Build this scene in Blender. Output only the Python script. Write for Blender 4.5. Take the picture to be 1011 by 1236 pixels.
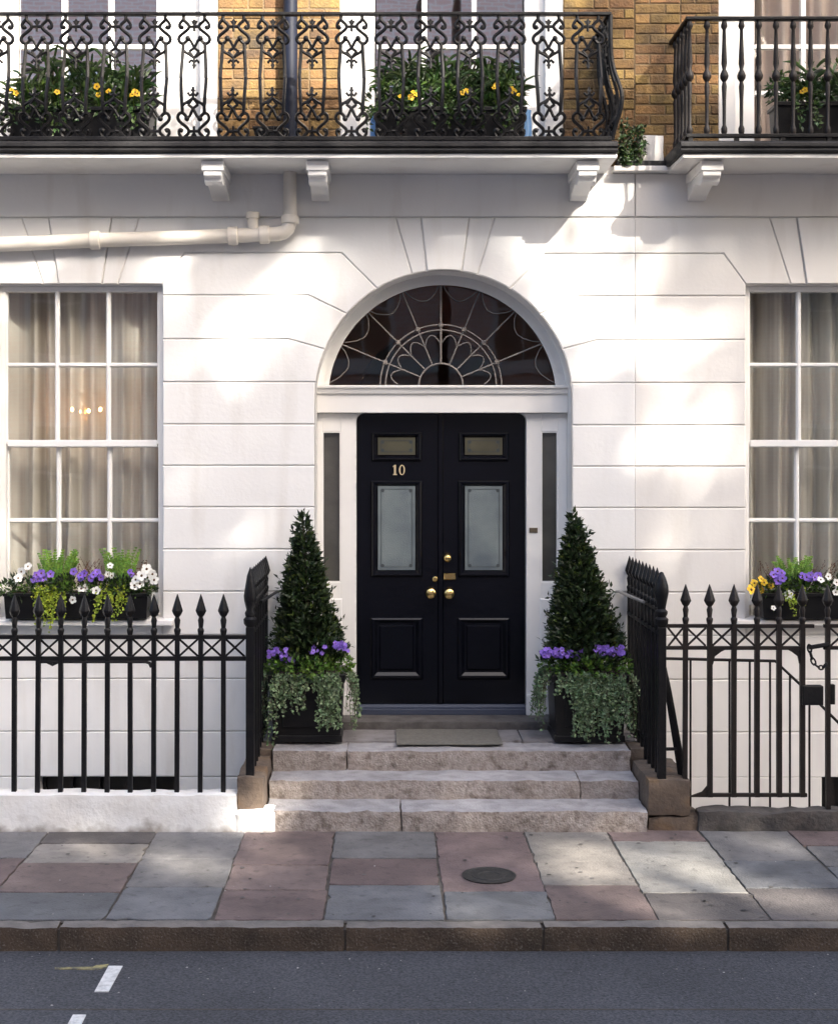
import bpy, math, random
from mathutils import Vector, Matrix, noise
R = math.radians
for o in list(bpy.data.objects): bpy.data.objects.remove(o)
scene = bpy.context.scene
COL = scene.collection

# ---------------------------------------------------------------- camera
CX, CD, CH, FP = -0.403, 10.1, 2.43, 1666.0        # camera x, distance to facade, eye height, focal length in photo pixels
VX, VY = 465.0, 545.0                              # where the level view axis falls in the photo
cam = bpy.data.cameras.new('camera'); camo = bpy.data.objects.new('camera', cam); COL.objects.link(camo)
camo.location = (CX, -CD, CH); camo.rotation_euler = (R(90), 0, 0)
cam.sensor_fit = 'HORIZONTAL'; cam.sensor_width = 36.0; cam.lens = 36.0 * FP / 1011.0
cam.shift_x = (505.5 - VX) / 1011.0; cam.shift_y = (VY - 618.0) / 1011.0
cam.clip_start = 0.1; cam.clip_end = 500
scene.camera = camo

# ---------------------------------------------------------------- sky, sun, exposure
SUN_EL, SUN_AZ = R(34), R(33)
SUND = Vector((math.sin(SUN_AZ)*math.cos(SUN_EL), -math.cos(SUN_AZ)*math.cos(SUN_EL), math.sin(SUN_EL)))   # towards the sun
w = bpy.data.worlds.new('World'); scene.world = w; w.use_nodes = True
nt = w.node_tree; nt.nodes.clear()
sky = nt.nodes.new('ShaderNodeTexSky'); sky.sky_type = 'NISHITA'; sky.sun_disc = False
sky.sun_elevation = SUN_EL; sky.sun_rotation = R(180) - SUN_AZ
sky.air_density = 1.0; sky.dust_density = 5.0; sky.ozone_density = 0.65
bg = nt.nodes.new('ShaderNodeBackground'); bg.inputs['Strength'].default_value = 0.15
wo = nt.nodes.new('ShaderNodeOutputWorld')
nt.links.new(sky.outputs[0], bg.inputs[0]); nt.links.new(bg.outputs[0], wo.inputs[0])
sl = bpy.data.lights.new('sun', 'SUN'); sl.energy = 4.3; sl.angle = R(0.9); sl.color = (1.0, 0.93, 0.82)
so = bpy.data.objects.new('sun', sl); COL.objects.link(so)
so.rotation_euler = (-SUND).to_track_quat('-Z', 'Y').to_euler(); so.location = SUND * 30
scene.view_settings.view_transform = 'Standard'; scene.view_settings.look = 'None'
scene.view_settings.gamma = 1.0; scene.view_settings.exposure = 2.0
scene.render.engine = 'CYCLES'
scene.cycles.max_bounces = 8; scene.cycles.transparent_max_bounces = 12
scene.cycles.use_denoising = True

# ---------------------------------------------------------------- measuring
def S(Y): return FP / (CD + Y)
def X(px, Y=0.0): return CX + (px - VX) / S(Y)
def Z(py, Y=0.0): return CH + (VY - py) / S(Y)
def GY(py, z=0.0): return FP * (CH - z) / (py - VY) - CD      # depth of a ground point

# ---------------------------------------------------------------- mesh builder
def inset(pts, d):
    n = len(pts); a = sum(pts[i][0]*pts[(i+1) % n][1] - pts[(i+1) % n][0]*pts[i][1] for i in range(n))
    sg = 1 if a > 0 else -1; out = []
    for i in range(n):
        p0, p1, p2 = Vector(pts[i-1]), Vector(pts[i]), Vector(pts[(i+1) % n])
        e1 = (p1-p0).normalized(); e2 = (p2-p1).normalized()
        n1 = Vector((-e1.y, e1.x))*sg; n2 = Vector((-e2.y, e2.x))*sg
        m = n1+n2
        k = d/max(0.35, (m.length_squared*0.5)) if m.length > 1e-6 else d
        q = p1 + m*k
        out.append((q.x, q.y))
    return out

class MB:
    def __init__(s): s.v = []; s.f = []; s.s = []
    def add(s, vs, fs, smooth=False):
        b = len(s.v); s.v += [tuple(p) for p in vs]
        s.f += [tuple(b+i for i in f) for f in fs]; s.s += [smooth]*len(fs); return s
    def box(s, x0, x1, y0, y1, z0, z1):
        vs = [(x, y, z) for x in (x0, x1) for y in (y0, y1) for z in (z0, z1)]
        return s.add(vs, [(0,1,3,2),(4,6,7,5),(0,4,5,1),(2,3,7,6),(0,2,6,4),(1,5,7,3)])
    def prism(s, pts, a0, a1, axis='y', ch=0.0):
        """polygon in xz (axis y) / xy (axis z) / yz (axis x); a0 is the seen side, chamfered by ch"""
        def P(p, a): return {'y': (p[0], a, p[1]), 'z': (p[0], p[1], a), 'x': (a, p[0], p[1])}[axis]
        n = len(pts); d = 1 if a1 > a0 else -1
        rings = []
        if ch: rings.append([P(p, a0) for p in inset(pts, ch)]); rings.append([P(p, a0+d*ch) for p in pts])
        else: rings.append([P(p, a0) for p in pts])
        rings.append([P(p, a1) for p in pts])
        vs = sum(rings, []); fs = [tuple(range(n))]
        for r in range(len(rings)-1):
            for i in range(n):
                j = (i+1) % n; fs.append((r*n+i, (r+1)*n+i, (r+1)*n+j, r*n+j))
        fs.append(tuple((len(rings)-1)*n + i for i in reversed(range(n))))
        return s.add(vs, fs)
    def tube(s, pts, r, n=6, closed=False, smooth=True, flat=None):
        pts = [Vector(p) for p in pts]; m = len(pts)
        rr = r if isinstance(r, (list, tuple)) else [r]*m
        vs = []; u = None
        for i in range(m):
            a = pts[i-1] if (i or closed) else pts[i]; b = pts[(i+1) % m] if (i < m-1 or closed) else pts[i]
            t = (b-a).normalized()
            if u is None: u = t.orthogonal().normalized()
            u = (u - t*u.dot(t))
            u = u.normalized() if u.length > 1e-6 else t.orthogonal().normalized()
            q = t.cross(u)
            for k in range(n):
                an = 2*math.pi*(k+0.5)/n
                vs.append(pts[i] + (u*math.cos(an) + q*math.sin(an))*rr[i])
        fs = []
        for i in range(m if closed else m-1):
            j = (i+1) % m
            for k in range(n):
                l = (k+1) % n; fs.append((i*n+k, i*n+l, j*n+l, j*n+k))
        s.add(vs, fs, smooth)
        if not closed:
            b = len(s.v)-m*n
            s.f += [tuple(b+k for k in reversed(range(n))), tuple(b+(m-1)*n+k for k in range(n))]; s.s += [False, False]
        return s
    def lathe(s, prof, cx, cy, n=10, smooth=True, axis='z', cz=0):
        vs = []
        for r, h in prof:
            for k in range(n):
                a = 2*math.pi*(k+0.5)/n
                if axis == 'z': vs.append((cx+r*math.cos(a), cy+r*math.sin(a), h))
                else: vs.append((cx+r*math.cos(a), h, cz+r*math.sin(a)))
        fs = []; m = len(prof)
        for i in range(m-1):
            for k in range(n):
                l = (k+1) % n; fs.append((i*n+k, i*n+l, (i+1)*n+l, (i+1)*n+k))
        fs += [tuple(reversed(range(n))), tuple((m-1)*n+k for k in range(n))]
        return s.add(vs, fs, smooth)
    def ball(s, c, r, n=8, sq=1.0):
        pr = [(r*math.sin(math.pi*i/6)+1e-5, c[2]-r*sq*math.cos(math.pi*i/6)) for i in range(7)]
        return s.lathe(pr, c[0], c[1], n)
    def leaf(s, p, d, nrm, L, W, fold=0.18):
        d = d.normalized(); sd = d.cross(nrm)
        if sd.length < 1e-4: sd = d.orthogonal()
        sd.normalize(); up = sd.cross(d)
        m = p + d*L*0.45
        return s.add([p, m+sd*W*0.5+up*W*fold, p+d*L-up*L*0.12, m-sd*W*0.5+up*W*fold, m], [(0,1,4),(1,2,4),(4,2,3),(0,4,3)])
    def mesh(s, name):
        me = bpy.data.meshes.new(name); me.from_pydata(s.v, [], s.f); me.validate()
        if any(s.s) and len(me.polygons) == len(s.s): me.polygons.foreach_set('use_smooth', s.s); me.set_sharp_from_angle(angle=R(40))
        me.update(); return me

WL = {}
def obj(name, data, mat=None, parent=None, loc=None, bevel=0, label=None, cat=None, group=None, kind=None, rot=None):
    me = data.mesh(name) if isinstance(data, MB) else data
    o = bpy.data.objects.new(name, me); COL.objects.link(o)
    if mat is not None and not len(me.materials): me.materials.append(mat)
    if loc: o.location = loc
    if rot: o.rotation_euler = rot
    WL[o.name] = Vector(loc) if loc else Vector((0, 0, 0))
    if parent:
        o.parent = parent; o.matrix_parent_inverse = Matrix.Translation(-WL[parent.name])
    if bevel:
        b = o.modifiers.new('bevel', 'BEVEL'); b.width = bevel; b.segments = 2; b.limit_method = 'ANGLE'; b.angle_limit = R(40)
    tag(o, label, cat, group, kind); return o
def tag(o, label=None, cat=None, group=None, kind=None):
    for k, v in (('label', label), ('category', cat), ('group', group), ('kind', kind)):
        if v: o[k] = v
def thing(name, loc, label, cat, group=None, kind=None):
    o = bpy.data.objects.new(name, None); COL.objects.link(o); o.location = loc; o.empty_display_size = 0.1
    WL[o.name] = Vector(loc); tag(o, label, cat, group, kind); return o

# ---------------------------------------------------------------- materials
def mat(name, col, rough=0.6, col2=None, scale=4.0, detail=6.0, contrast=(0.35, 0.65), bump=0.0, bscale=60.0, metal=0.0, spec=0.5,
        col3=None, scale3=18.0, c3=(0.55, 0.75), rnd=0.0, island=0.0, stretch=None, coat=0.0, trans=0.0, top=None, top2=None, broad=None, splash=None):
    m = bpy.data.materials.new(name); m.use_nodes = True; t = m.node_tree; N = t.nodes; L = t.links
    b = N['Principled BSDF']; b.inputs['Roughness'].default_value = rough; b.inputs['Metallic'].default_value = metal
    b.inputs['Specular IOR Level'].default_value = spec
    if coat: b.inputs['Coat Weight'].default_value = coat; b.inputs['Coat Roughness'].default_value = 0.12
    c4 = lambda c: (c[0], c[1], c[2], 1)
    geo = N.new('ShaderNodeNewGeometry'); pos = geo.outputs['Position']
    if stretch:
        mp = N.new('ShaderNodeMapping'); mp.inputs['Scale'].default_value = stretch; L.new(pos, mp.inputs[0]); pos = mp.outputs[0]
    out = None
    if col2 is not None:
        n = N.new('ShaderNodeTexNoise'); n.inputs['Scale'].default_value = scale; n.inputs['Detail'].default_value = detail
        n.inputs['Roughness'].default_value = 0.6; L.new(pos, n.inputs['Vector'])
        r = N.new('ShaderNodeValToRGB'); r.color_ramp.elements[0].position = contrast[0]; r.color_ramp.elements[1].position = contrast[1]
        r.color_ramp.elements[0].color = c4(col); r.color_ramp.elements[1].color = c4(col2)
        L.new(n.outputs['Fac'], r.inputs[0]); out = r.outputs[0]
    else:
        rgb = N.new('ShaderNodeRGB'); rgb.outputs[0].default_value = c4(col); out = rgb.outputs[0]
    if col3 is not None:
        n = N.new('ShaderNodeTexNoise'); n.inputs['Scale'].default_value = scale3; n.inputs['Detail'].default_value = 5
        L.new(pos, n.inputs['Vector'])
        mr = N.new('ShaderNodeMapRange'); mr.inputs[1].default_value = c3[0]; mr.inputs[2].default_value = c3[1]; L.new(n.outputs['Fac'], mr.inputs[0])
        mx = N.new('ShaderNodeMix'); mx.data_type = 'RGBA'; L.new(mr.outputs[0], mx.inputs[0]); L.new(out, mx.inputs[6]); mx.inputs[7].default_value = c4(col3)
        out = mx.outputs[2]
    if top is not None:  # up-facing faces coloured lighter: painted sky light together with foot wear
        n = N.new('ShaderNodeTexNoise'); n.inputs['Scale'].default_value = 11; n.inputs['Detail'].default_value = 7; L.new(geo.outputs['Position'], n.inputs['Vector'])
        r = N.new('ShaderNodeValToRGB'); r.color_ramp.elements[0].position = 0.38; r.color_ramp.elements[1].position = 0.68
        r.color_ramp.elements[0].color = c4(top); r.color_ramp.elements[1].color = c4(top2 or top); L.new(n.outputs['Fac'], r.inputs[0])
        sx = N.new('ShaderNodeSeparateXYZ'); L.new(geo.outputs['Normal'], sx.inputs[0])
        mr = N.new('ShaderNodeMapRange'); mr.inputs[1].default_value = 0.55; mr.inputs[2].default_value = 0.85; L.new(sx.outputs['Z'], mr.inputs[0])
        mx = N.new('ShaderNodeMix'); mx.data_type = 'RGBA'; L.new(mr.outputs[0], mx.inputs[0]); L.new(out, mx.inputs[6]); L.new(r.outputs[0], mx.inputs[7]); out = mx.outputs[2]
    if rnd or island:
        if rnd: src = N.new('ShaderNodeObjectInfo').outputs['Random']; am = rnd
        else: src = geo.outputs['Random Per Island']; am = island
        mr = N.new('ShaderNodeMapRange'); mr.inputs[3].default_value = 1-am; mr.inputs[4].default_value = 1+am; L.new(src, mr.inputs[0])
        hv = N.new('ShaderNodeHueSaturation'); L.new(mr.outputs[0], hv.inputs['Value']); L.new(out, hv.inputs['Color'])
        mh = N.new('ShaderNodeMath'); mh.operation = 'MULTIPLY_ADD'; mh.inputs[1].default_value = 7.31; mh.inputs[2].default_value = 0.2; L.new(src, mh.inputs[0])
        fr = N.new('ShaderNodeMath'); fr.operation = 'FRACT'; L.new(mh.outputs[0], fr.inputs[0])
        m2 = N.new('ShaderNodeMapRange'); m2.inputs[3].default_value = 0.5-0.05*am; m2.inputs[4].default_value = 0.5+0.05*am; L.new(fr.outputs[0], m2.inputs[0])
        L.new(m2.outputs[0], hv.inputs['Hue']); out = hv.outputs[0]
    if broad:
        n = N.new('ShaderNodeTexNoise'); n.inputs['Scale'].default_value = broad[0]; n.inputs['Detail'].default_value = 4; n.inputs['Distortion'].default_value = 0.6; L.new(geo.outputs['Position'], n.inputs['Vector'])
        mr = N.new('ShaderNodeMapRange'); mr.inputs[1].default_value = 0.3; mr.inputs[2].default_value = 0.7; mr.inputs[3].default_value = 1-broad[1]; mr.inputs[4].default_value = 1+broad[1]; L.new(n.outputs['Fac'], mr.inputs[0])
        hv = N.new('ShaderNodeHueSaturation'); L.new(mr.outputs[0], hv.inputs['Value']); L.new(out, hv.inputs['Color']); out = hv.outputs[0]
    if splash:      # mud splashed up from the paving: ragged edge, its own shape
        sx = N.new('ShaderNodeSeparateXYZ'); L.new(geo.outputs['Position'], sx.inputs[0])
        n = N.new('ShaderNodeTexNoise'); n.inputs['Scale'].default_value = 9; n.inputs['Detail'].default_value = 8; L.new(geo.outputs['Position'], n.inputs['Vector'])
        ma = N.new('ShaderNodeMath'); ma.operation = 'MULTIPLY_ADD'; ma.inputs[1].default_value = -0.22; L.new(n.outputs['Fac'], ma.inputs[0]); L.new(sx.outputs['Z'], ma.inputs[2])
        mr = N.new('ShaderNodeMapRange'); mr.inputs[1].default_value = splash; mr.inputs[2].default_value = splash-0.07; mr.inputs[4].default_value = 0.75; L.new(ma.outputs[0], mr.inputs[0])
        mx = N.new('ShaderNodeMix'); mx.data_type = 'RGBA'; L.new(mr.outputs[0], mx.inputs[0]); L.new(out, mx.inputs[6]); mx.inputs[7].default_value = (0.16, 0.125, 0.095, 1); out = mx.outputs[2]
    L.new(out, b.inputs['Base Color'])
    if bump:
        n = N.new('ShaderNodeTexNoise'); n.inputs['Scale'].default_value = bscale; n.inputs['Detail'].default_value = 4; L.new(geo.outputs['Position'], n.inputs['Vector'])
        bp = N.new('ShaderNodeBump'); bp.inputs['Strength'].default_value = bump; bp.inputs['Distance'].default_value = 0.01
        L.new(n.outputs['Fac'], bp.inputs['Height']); L.new(bp.outputs[0], b.inputs['Normal'])
    if trans:
        tr = N.new('ShaderNodeBsdfTranslucent'); L.new(out, tr.inputs['Color'])
        ms = N.new('ShaderNodeMixShader'); ms.inputs[0].default_value = trans; L.new(b.outputs[0], ms.inputs[1]); L.new(tr.outputs[0], ms.inputs[2])
        L.new(ms.outputs[0], N['Material Output'].inputs[0])
    return m

def glass(name, refl, rough=0.02, tint=(1, 1, 1), wob=0.0):
    m = bpy.data.materials.new(name); m.use_nodes = True; t = m.node_tree; N = t.nodes; L = t.links
    N.remove(N['Principled BSDF'])
    tr = N.new('ShaderNodeBsdfTransparent'); tr.inputs[0].default_value = (*tint, 1)
    gl = N.new('ShaderNodeBsdfGlossy'); gl.inputs['Roughness'].default_value = rough
    lw = N.new('ShaderNodeLayerWeight'); lw.inputs['Blend'].default_value = 0.5
    pw = N.new('ShaderNodeMath'); pw.operation = 'POWER'; pw.inputs[1].default_value = 5.0; L.new(lw.outputs['Facing'], pw.inputs[0])
    mr = N.new('ShaderNodeMapRange'); mr.inputs[3].default_value = refl; mr.inputs[4].default_value = 1.0; L.new(pw.outputs[0], mr.inputs[0])
    ms = N.new('ShaderNodeMixShader'); L.new(mr.outputs[0], ms.inputs[0]); L.new(tr.outputs[0], ms.inputs[1]); L.new(gl.outputs[0], ms.inputs[2])
    if wob:
        n = N.new('ShaderNodeTexNoise'); n.inputs['Scale'].default_value = 3.5; n.inputs['Detail'].default_value = 1
        g = N.new('ShaderNodeNewGeometry'); L.new(g.outputs['Position'], n.inputs['Vector'])
        bp = N.new('ShaderNodeBump'); bp.inputs['Strength'].default_value = wob; bp.inputs['Distance'].default_value = 0.01
        L.new(n.outputs['Fac'], bp.inputs['Height']); L.new(bp.outputs[0], gl.inputs['Normal'])
    L.new(ms.outputs[0], N['Material Output'].inputs[0]); return m

M = {}
M['stucco'] = mat('painted_stucco', (0.815, 0.81, 0.80), 0.55, (0.79, 0.782, 0.768), 1.3, bump=0.13, bscale=34, col3=(0.64, 0.61, 0.57), scale3=3.0, c3=(0.55, 0.9), stretch=(1.6, 1.6, 0.3), broad=(0.9, 0.035))
M['stucco2'] = mat('painted_stucco_warm', (0.805, 0.78, 0.745), 0.55, (0.78, 0.75, 0.712), 1.3, bump=0.13, bscale=34, col3=(0.63, 0.59, 0.54), scale3=3.0, c3=(0.55, 0.9), stretch=(1.6, 1.6, 0.3), broad=(0.9, 0.035))
M['plinth'] = mat('painted_plinth', (0.79, 0.785, 0.77), 0.6, (0.72, 0.70, 0.67), 3, bump=0.5, bscale=30, col3=(0.5, 0.46, 0.41), scale3=7, c3=(0.6, 0.85), splash=-0.06)
M['joint'] = mat('joint_paint', (0.76, 0.745, 0.725), 0.7, (0.68, 0.665, 0.645), 5)
M['sill'] = mat('door_sill_stone', (0.13, 0.12, 0.115), 0.8, (0.075, 0.068, 0.064), 9, bump=0.6, bscale=45)
M['white'] = mat('white_gloss_paint', (0.80, 0.79, 0.77), 0.32, (0.76, 0.75, 0.73), 3, bump=0.04, bscale=30)
M['baluster_white'] = mat('white_window_paint', (0.82, 0.815, 0.80), 0.35)
M['brick'] = mat('london_stock_brick', (0.26, 0.155, 0.056), 0.92, (0.155, 0.094, 0.04), 9, bump=0.8, bscale=60, col3=(0.075, 0.055, 0.038), scale3=3.2, c3=(0.46, 0.72), rnd=0.3)
M['mortar'] = mat('sooty_mortar', (0.215, 0.15, 0.08), 0.95, (0.12, 0.088, 0.055), 5, bump=0.5, bscale=90)
M['iron'] = mat('black_iron_paint', (0.006, 0.006, 0.0075), 0.45, (0.010, 0.0095, 0.010), 25, bump=0.3, bscale=50, spec=0.22)
M['iron_brown'] = mat('weathered_black_iron', (0.011, 0.009, 0.0085), 0.5, (0.019, 0.014, 0.012), 20, bump=0.3, bscale=60, spec=0.3)
M['lead'] = mat('dark_lead_ledge', (0.011, 0.011, 0.012), 0.55, (0.028, 0.027, 0.028), 9, bump=0.3, bscale=40, spec=0.3)
M['door'] = mat('black_gloss_door', (0.0022, 0.0025, 0.005), 0.2, (0.003, 0.0035, 0.0065), 5, bump=0.06, bscale=22, spec=0.3)
M['numeral'] = mat('bright_numeral', (0.60, 0.48, 0.30), 0.4, metal=0.3)
M['brass'] = mat('polished_brass', (0.78, 0.56, 0.22), 0.22, metal=1.0)
M['bronze'] = mat('dull_bronze', (0.16, 0.13, 0.09), 0.45, metal=0.6)
M['pewter'] = mat('threshold_metal', (0.035, 0.045, 0.075), 0.4, metal=0.3)
M['frost'] = mat('frosted_glass', (0.19, 0.225, 0.225), 0.2, (0.11, 0.135, 0.15), 2.2, detail=3, spec=0.9, bump=0.3, bscale=140)
M['frost2'] = mat('olive_frosted_glass', (0.085, 0.08, 0.052), 0.3, (0.06, 0.056, 0.037), 5, spec=0.5)
M['etch'] = mat('etched_line', (0.04, 0.05, 0.055), 0.4)
M['sideglass'] = mat('obscured_side_glass', (0.085, 0.083, 0.075), 0.14, (0.05, 0.049, 0.046), 2.5, detail=3, spec=0.8, bump=0.15, bscale=60)
M['basement_glass'] = mat('dark_basement_glass', (0.018, 0.015, 0.013), 0.3, spec=0.25)
M['glass'] = glass('window_glass', 0.10, 0.015, (0.93, 0.94, 0.92), 0.05)
M['glass_up'] = glass('upper_window_glass', 0.85, 0.02, (0.9, 0.9, 0.9), 0.06)
M['glass_fan'] = glass('fanlight_glass', 0.07, 0.02, (0.75, 0.68, 0.64), 0.06)
M['room'] = mat('dim_room', (0.42, 0.39, 0.36), 0.9)
M['hall'] = mat('brown_hall', (0.34, 0.17, 0.11), 0.8)
M['tracery'] = mat('fanlight_lead', (0.24, 0.215, 0.20), 0.5, (0.17, 0.15, 0.135), 20)
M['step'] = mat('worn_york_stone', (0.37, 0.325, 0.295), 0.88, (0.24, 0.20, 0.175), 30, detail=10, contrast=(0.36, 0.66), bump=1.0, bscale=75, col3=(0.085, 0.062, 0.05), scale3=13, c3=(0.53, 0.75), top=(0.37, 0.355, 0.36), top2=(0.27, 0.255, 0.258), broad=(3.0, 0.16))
M['landing'] = mat('landing_stone', (0.26, 0.245, 0.245), 0.85, (0.17, 0.155, 0.155), 5, bump=0.5, bscale=50, col3=(0.08, 0.065, 0.06), scale3=14, c3=(0.6, 0.8))
M['cheek'] = mat('brown_cheek_stone', (0.15, 0.11, 0.08), 0.9, (0.08, 0.06, 0.048), 6, bump=0.6, bscale=45, col3=(0.2, 0.115, 0.05), scale3=4, c3=(0.55, 0.8))
M['coping'] = mat('slate_coping', (0.045, 0.042, 0.042), 0.85, (0.09, 0.078, 0.07), 9, bump=0.9, bscale=40, col3=(0.03, 0.026, 0.022), scale3=5, c3=(0.5, 0.7))
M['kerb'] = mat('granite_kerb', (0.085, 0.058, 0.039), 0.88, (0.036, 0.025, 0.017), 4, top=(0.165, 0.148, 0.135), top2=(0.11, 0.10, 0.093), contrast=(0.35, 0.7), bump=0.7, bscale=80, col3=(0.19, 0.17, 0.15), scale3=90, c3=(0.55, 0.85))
def slabmat(n, a, b): return mat('paving_'+n, a, 0.82, tuple(c*0.82 for c in b), 4.5, detail=10, contrast=(0.3, 0.7), bump=0.8, bscale=80, col3=tuple(c*0.45 for c in a), scale3=16, c3=(0.55, 0.80), rnd=0.15, broad=(2.1, 0.22))
SLAB = {'g': slabmat('grey', (0.165, 0.158, 0.155), (0.12, 0.115, 0.115)), 'p': slabmat('pink', (0.165, 0.12, 0.112), (0.125, 0.092, 0.087)),
        'b': slabmat('bluegrey', (0.150, 0.151, 0.158), (0.11, 0.112, 0.12)), 'c': slabmat('beige', (0.235, 0.215, 0.19), (0.175, 0.16, 0.145)),
        'd': slabmat('dark', (0.115, 0.10, 0.095), (0.085, 0.075, 0.073)), 'l': slabmat('pale', (0.27, 0.26, 0.235), (0.21, 0.2, 0.185))}
M['bed'] = mat('paving_joint_sand', (0.05, 0.042, 0.036), 0.95, (0.09, 0.08, 0.07), 15)
M['asphalt'] = mat('asphalt', (0.020, 0.0205, 0.025), 0.9, (0.082, 0.083, 0.092), 70, detail=10, contrast=(0.32, 0.68), bump=1.0, bscale=90, col3=(0.14, 0.14, 0.145), scale3=150, c3=(0.64, 0.74), broad=(1.1, 0.2))
M['roadwhite'] = mat('road_paint_white', (0.66, 0.65, 0.63), 0.7, (0.34, 0.335, 0.33), 26, contrast=(0.45, 0.75), bump=0.4, bscale=120)
M['roadyellow'] = mat('road_paint_yellow', (0.36, 0.31, 0.13), 0.85, (0.07, 0.068, 0.06), 26, bump=0.4, bscale=120)
M['cover'] = mat('cast_iron_cover', (0.018, 0.017, 0.016), 0.6, (0.036, 0.033, 0.03), 30, bump=0.4, bscale=80)
M['mat'] = mat('coir_mat', (0.20, 0.188, 0.165), 1.0, (0.15, 0.14, 0.12), 40, bump=1.0, bscale=220)
M['curtain'] = mat('sheer_curtain', (0.92, 0.885, 0.82), 0.9, (0.60, 0.555, 0.50), 2.6, detail=3, contrast=(0.40, 0.64), trans=0.25, stretch=(5.5, 0.2, 0.05))
M['planter'] = mat('black_planter', (0.0045, 0.0045, 0.0055), 0.4, (0.008, 0.008, 0.0085), 10, bump=0.1, spec=0.3)
M['bay'] = mat('bay_leaf', (0.014, 0.029, 0.010), 0.45, (0.026, 0.046, 0.013), 14, island=0.55, trans=0.12)
M['newleaf'] = mat('bay_new_leaf', (0.055, 0.095, 0.018), 0.45, (0.09, 0.12, 0.025), 14, island=0.5, trans=0.15)
M['lush'] = mat('bright_leaf', (0.07, 0.15, 0.02), 0.5, (0.11, 0.20, 0.03), 14, island=0.4, trans=0.2)
M['ivy'] = mat('silver_ivy_leaf', (0.075, 0.14, 0.05), 0.6, (0.21, 0.28, 0.165), 30, island=0.45, trans=0.1)
M['dark_leaf'] = mat('dark_strap_leaf', (0.022, 0.050, 0.014), 0.4, (0.055, 0.10, 0.024), 12, island=0.6, trans=0.15)
M['lime'] = mat('lime_leaf', (0.36, 0.42, 0.03), 0.55, (0.24, 0.34, 0.03), 20, island=0.35, trans=0.2)
M['fern'] = mat('lime_fern', (0.18, 0.33, 0.03), 0.55, (0.12, 0.25, 0.03), 20, island=0.4, trans=0.25)
M['russet'] = mat('russet_heather', (0.17, 0.055, 0.022), 0.7, (0.09, 0.05, 0.025), 30, island=0.4)
M['purple'] = mat('purple_petal', (0.17, 0.085, 0.47), 0.6, (0.25, 0.14, 0.58), 60, island=0.25, trans=0.15)
M['whitepetal'] = mat('white_petal', (0.80, 0.80, 0.76), 0.6, island=0.05, trans=0.15)
M['yellow'] = mat('yellow_petal', (0.80, 0.55, 0.02), 0.6, (0.75, 0.42, 0.02), 40, island=0.15, trans=0.15)
M['eye'] = mat('flower_eye', (0.12, 0.06, 0.02), 0.7)
M['bark'] = mat('bark', (0.10, 0.08, 0.06), 0.9, (0.05, 0.04, 0.03), 12, bump=0.6, bscale=40)
M['soil'] = mat('soil', (0.03, 0.022, 0.016), 1.0, (0.05, 0.038, 0.03), 40)
M['blue'] = mat('light_blue', (0.16, 0.33, 0.62), 0.3)
M['pipe'] = mat('cream_pipe_paint', (0.78, 0.73, 0.66), 0.45, (0.73, 0.68, 0.6), 5, bump=0.1, bscale=40)
M['pipe_dark'] = mat('dark_blue_pipe', (0.007, 0.010, 0.022), 0.55, spec=0.25)
M['redbrick'] = mat('opposite_red_brick', (0.55, 0.36, 0.32), 0.9)
_t = M['redbrick'].node_tree; _b = _t.nodes.new('ShaderNodeTexBrick'); _g = _t.nodes.new('ShaderNodeNewGeometry'); _m = _t.nodes.new('ShaderNodeMapping')
_m.inputs['Rotation'].default_value = (R(90), 0, 0); _t.links.new(_g.outputs['Position'], _m.inputs[0]); _t.links.new(_m.outputs[0], _b.inputs['Vector'])
for _k, _v in (('Color1', (0.84, 0.53, 0.46, 1)), ('Color2', (0.72, 0.43, 0.37, 1)), ('Mortar', (0.80, 0.72, 0.68, 1))): _b.inputs[_k].default_value = _v
_b.inputs['Scale'].default_value = 1.0; _b.inputs['Brick Width'].default_value = 0.23; _b.inputs['Row Height'].default_value = 0.085; _b.inputs['Mortar Size'].default_value = 0.012
_t.links.new(_b.outputs['Color'], _t.nodes['Principled BSDF'].inputs['Base Color'])
M['slate'] = mat('roof_slate', (0.07, 0.07, 0.08), 0.7)
M['shade_leaf'] = mat('shade_tree_leaf', (0.05, 0.09, 0.02), 0.6, island=0.4, trans=0.15)
M['highlight_grey'] = mat('highlight_handrail', (0.32, 0.32, 0.33), 0.35, metal=0.7)  # light grey puts the right handrail's highlight into its colour
def emit(name, c, s):
    m = bpy.data.materials.new(name); m.use_nodes = True; b = m.node_tree.nodes['Principled BSDF']
    b.inputs['Base Color'].default_value = (*c, 1); b.inputs['Emission Color'].default_value = (*c, 1); b.inputs['Emission Strength'].default_value = s; return m
M['bulb'] = emit('warm_bulb', (1.0, 0.50, 0.17), 40.0)
def voile():
    m = M['curtain']; t = m.node_tree; N = t.nodes; L = t.links; o = N['Material Output']; src = o.inputs[0].links[0].from_socket
    tr = N.new('ShaderNodeBsdfTransparent'); ms = N.new('ShaderNodeMixShader'); ms.inputs[0].default_value = 0.13
    L.new(src, ms.inputs[1]); L.new(tr.outputs[0], ms.inputs[2]); L.new(ms.outputs[0], o.inputs[0])
voile()

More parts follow.
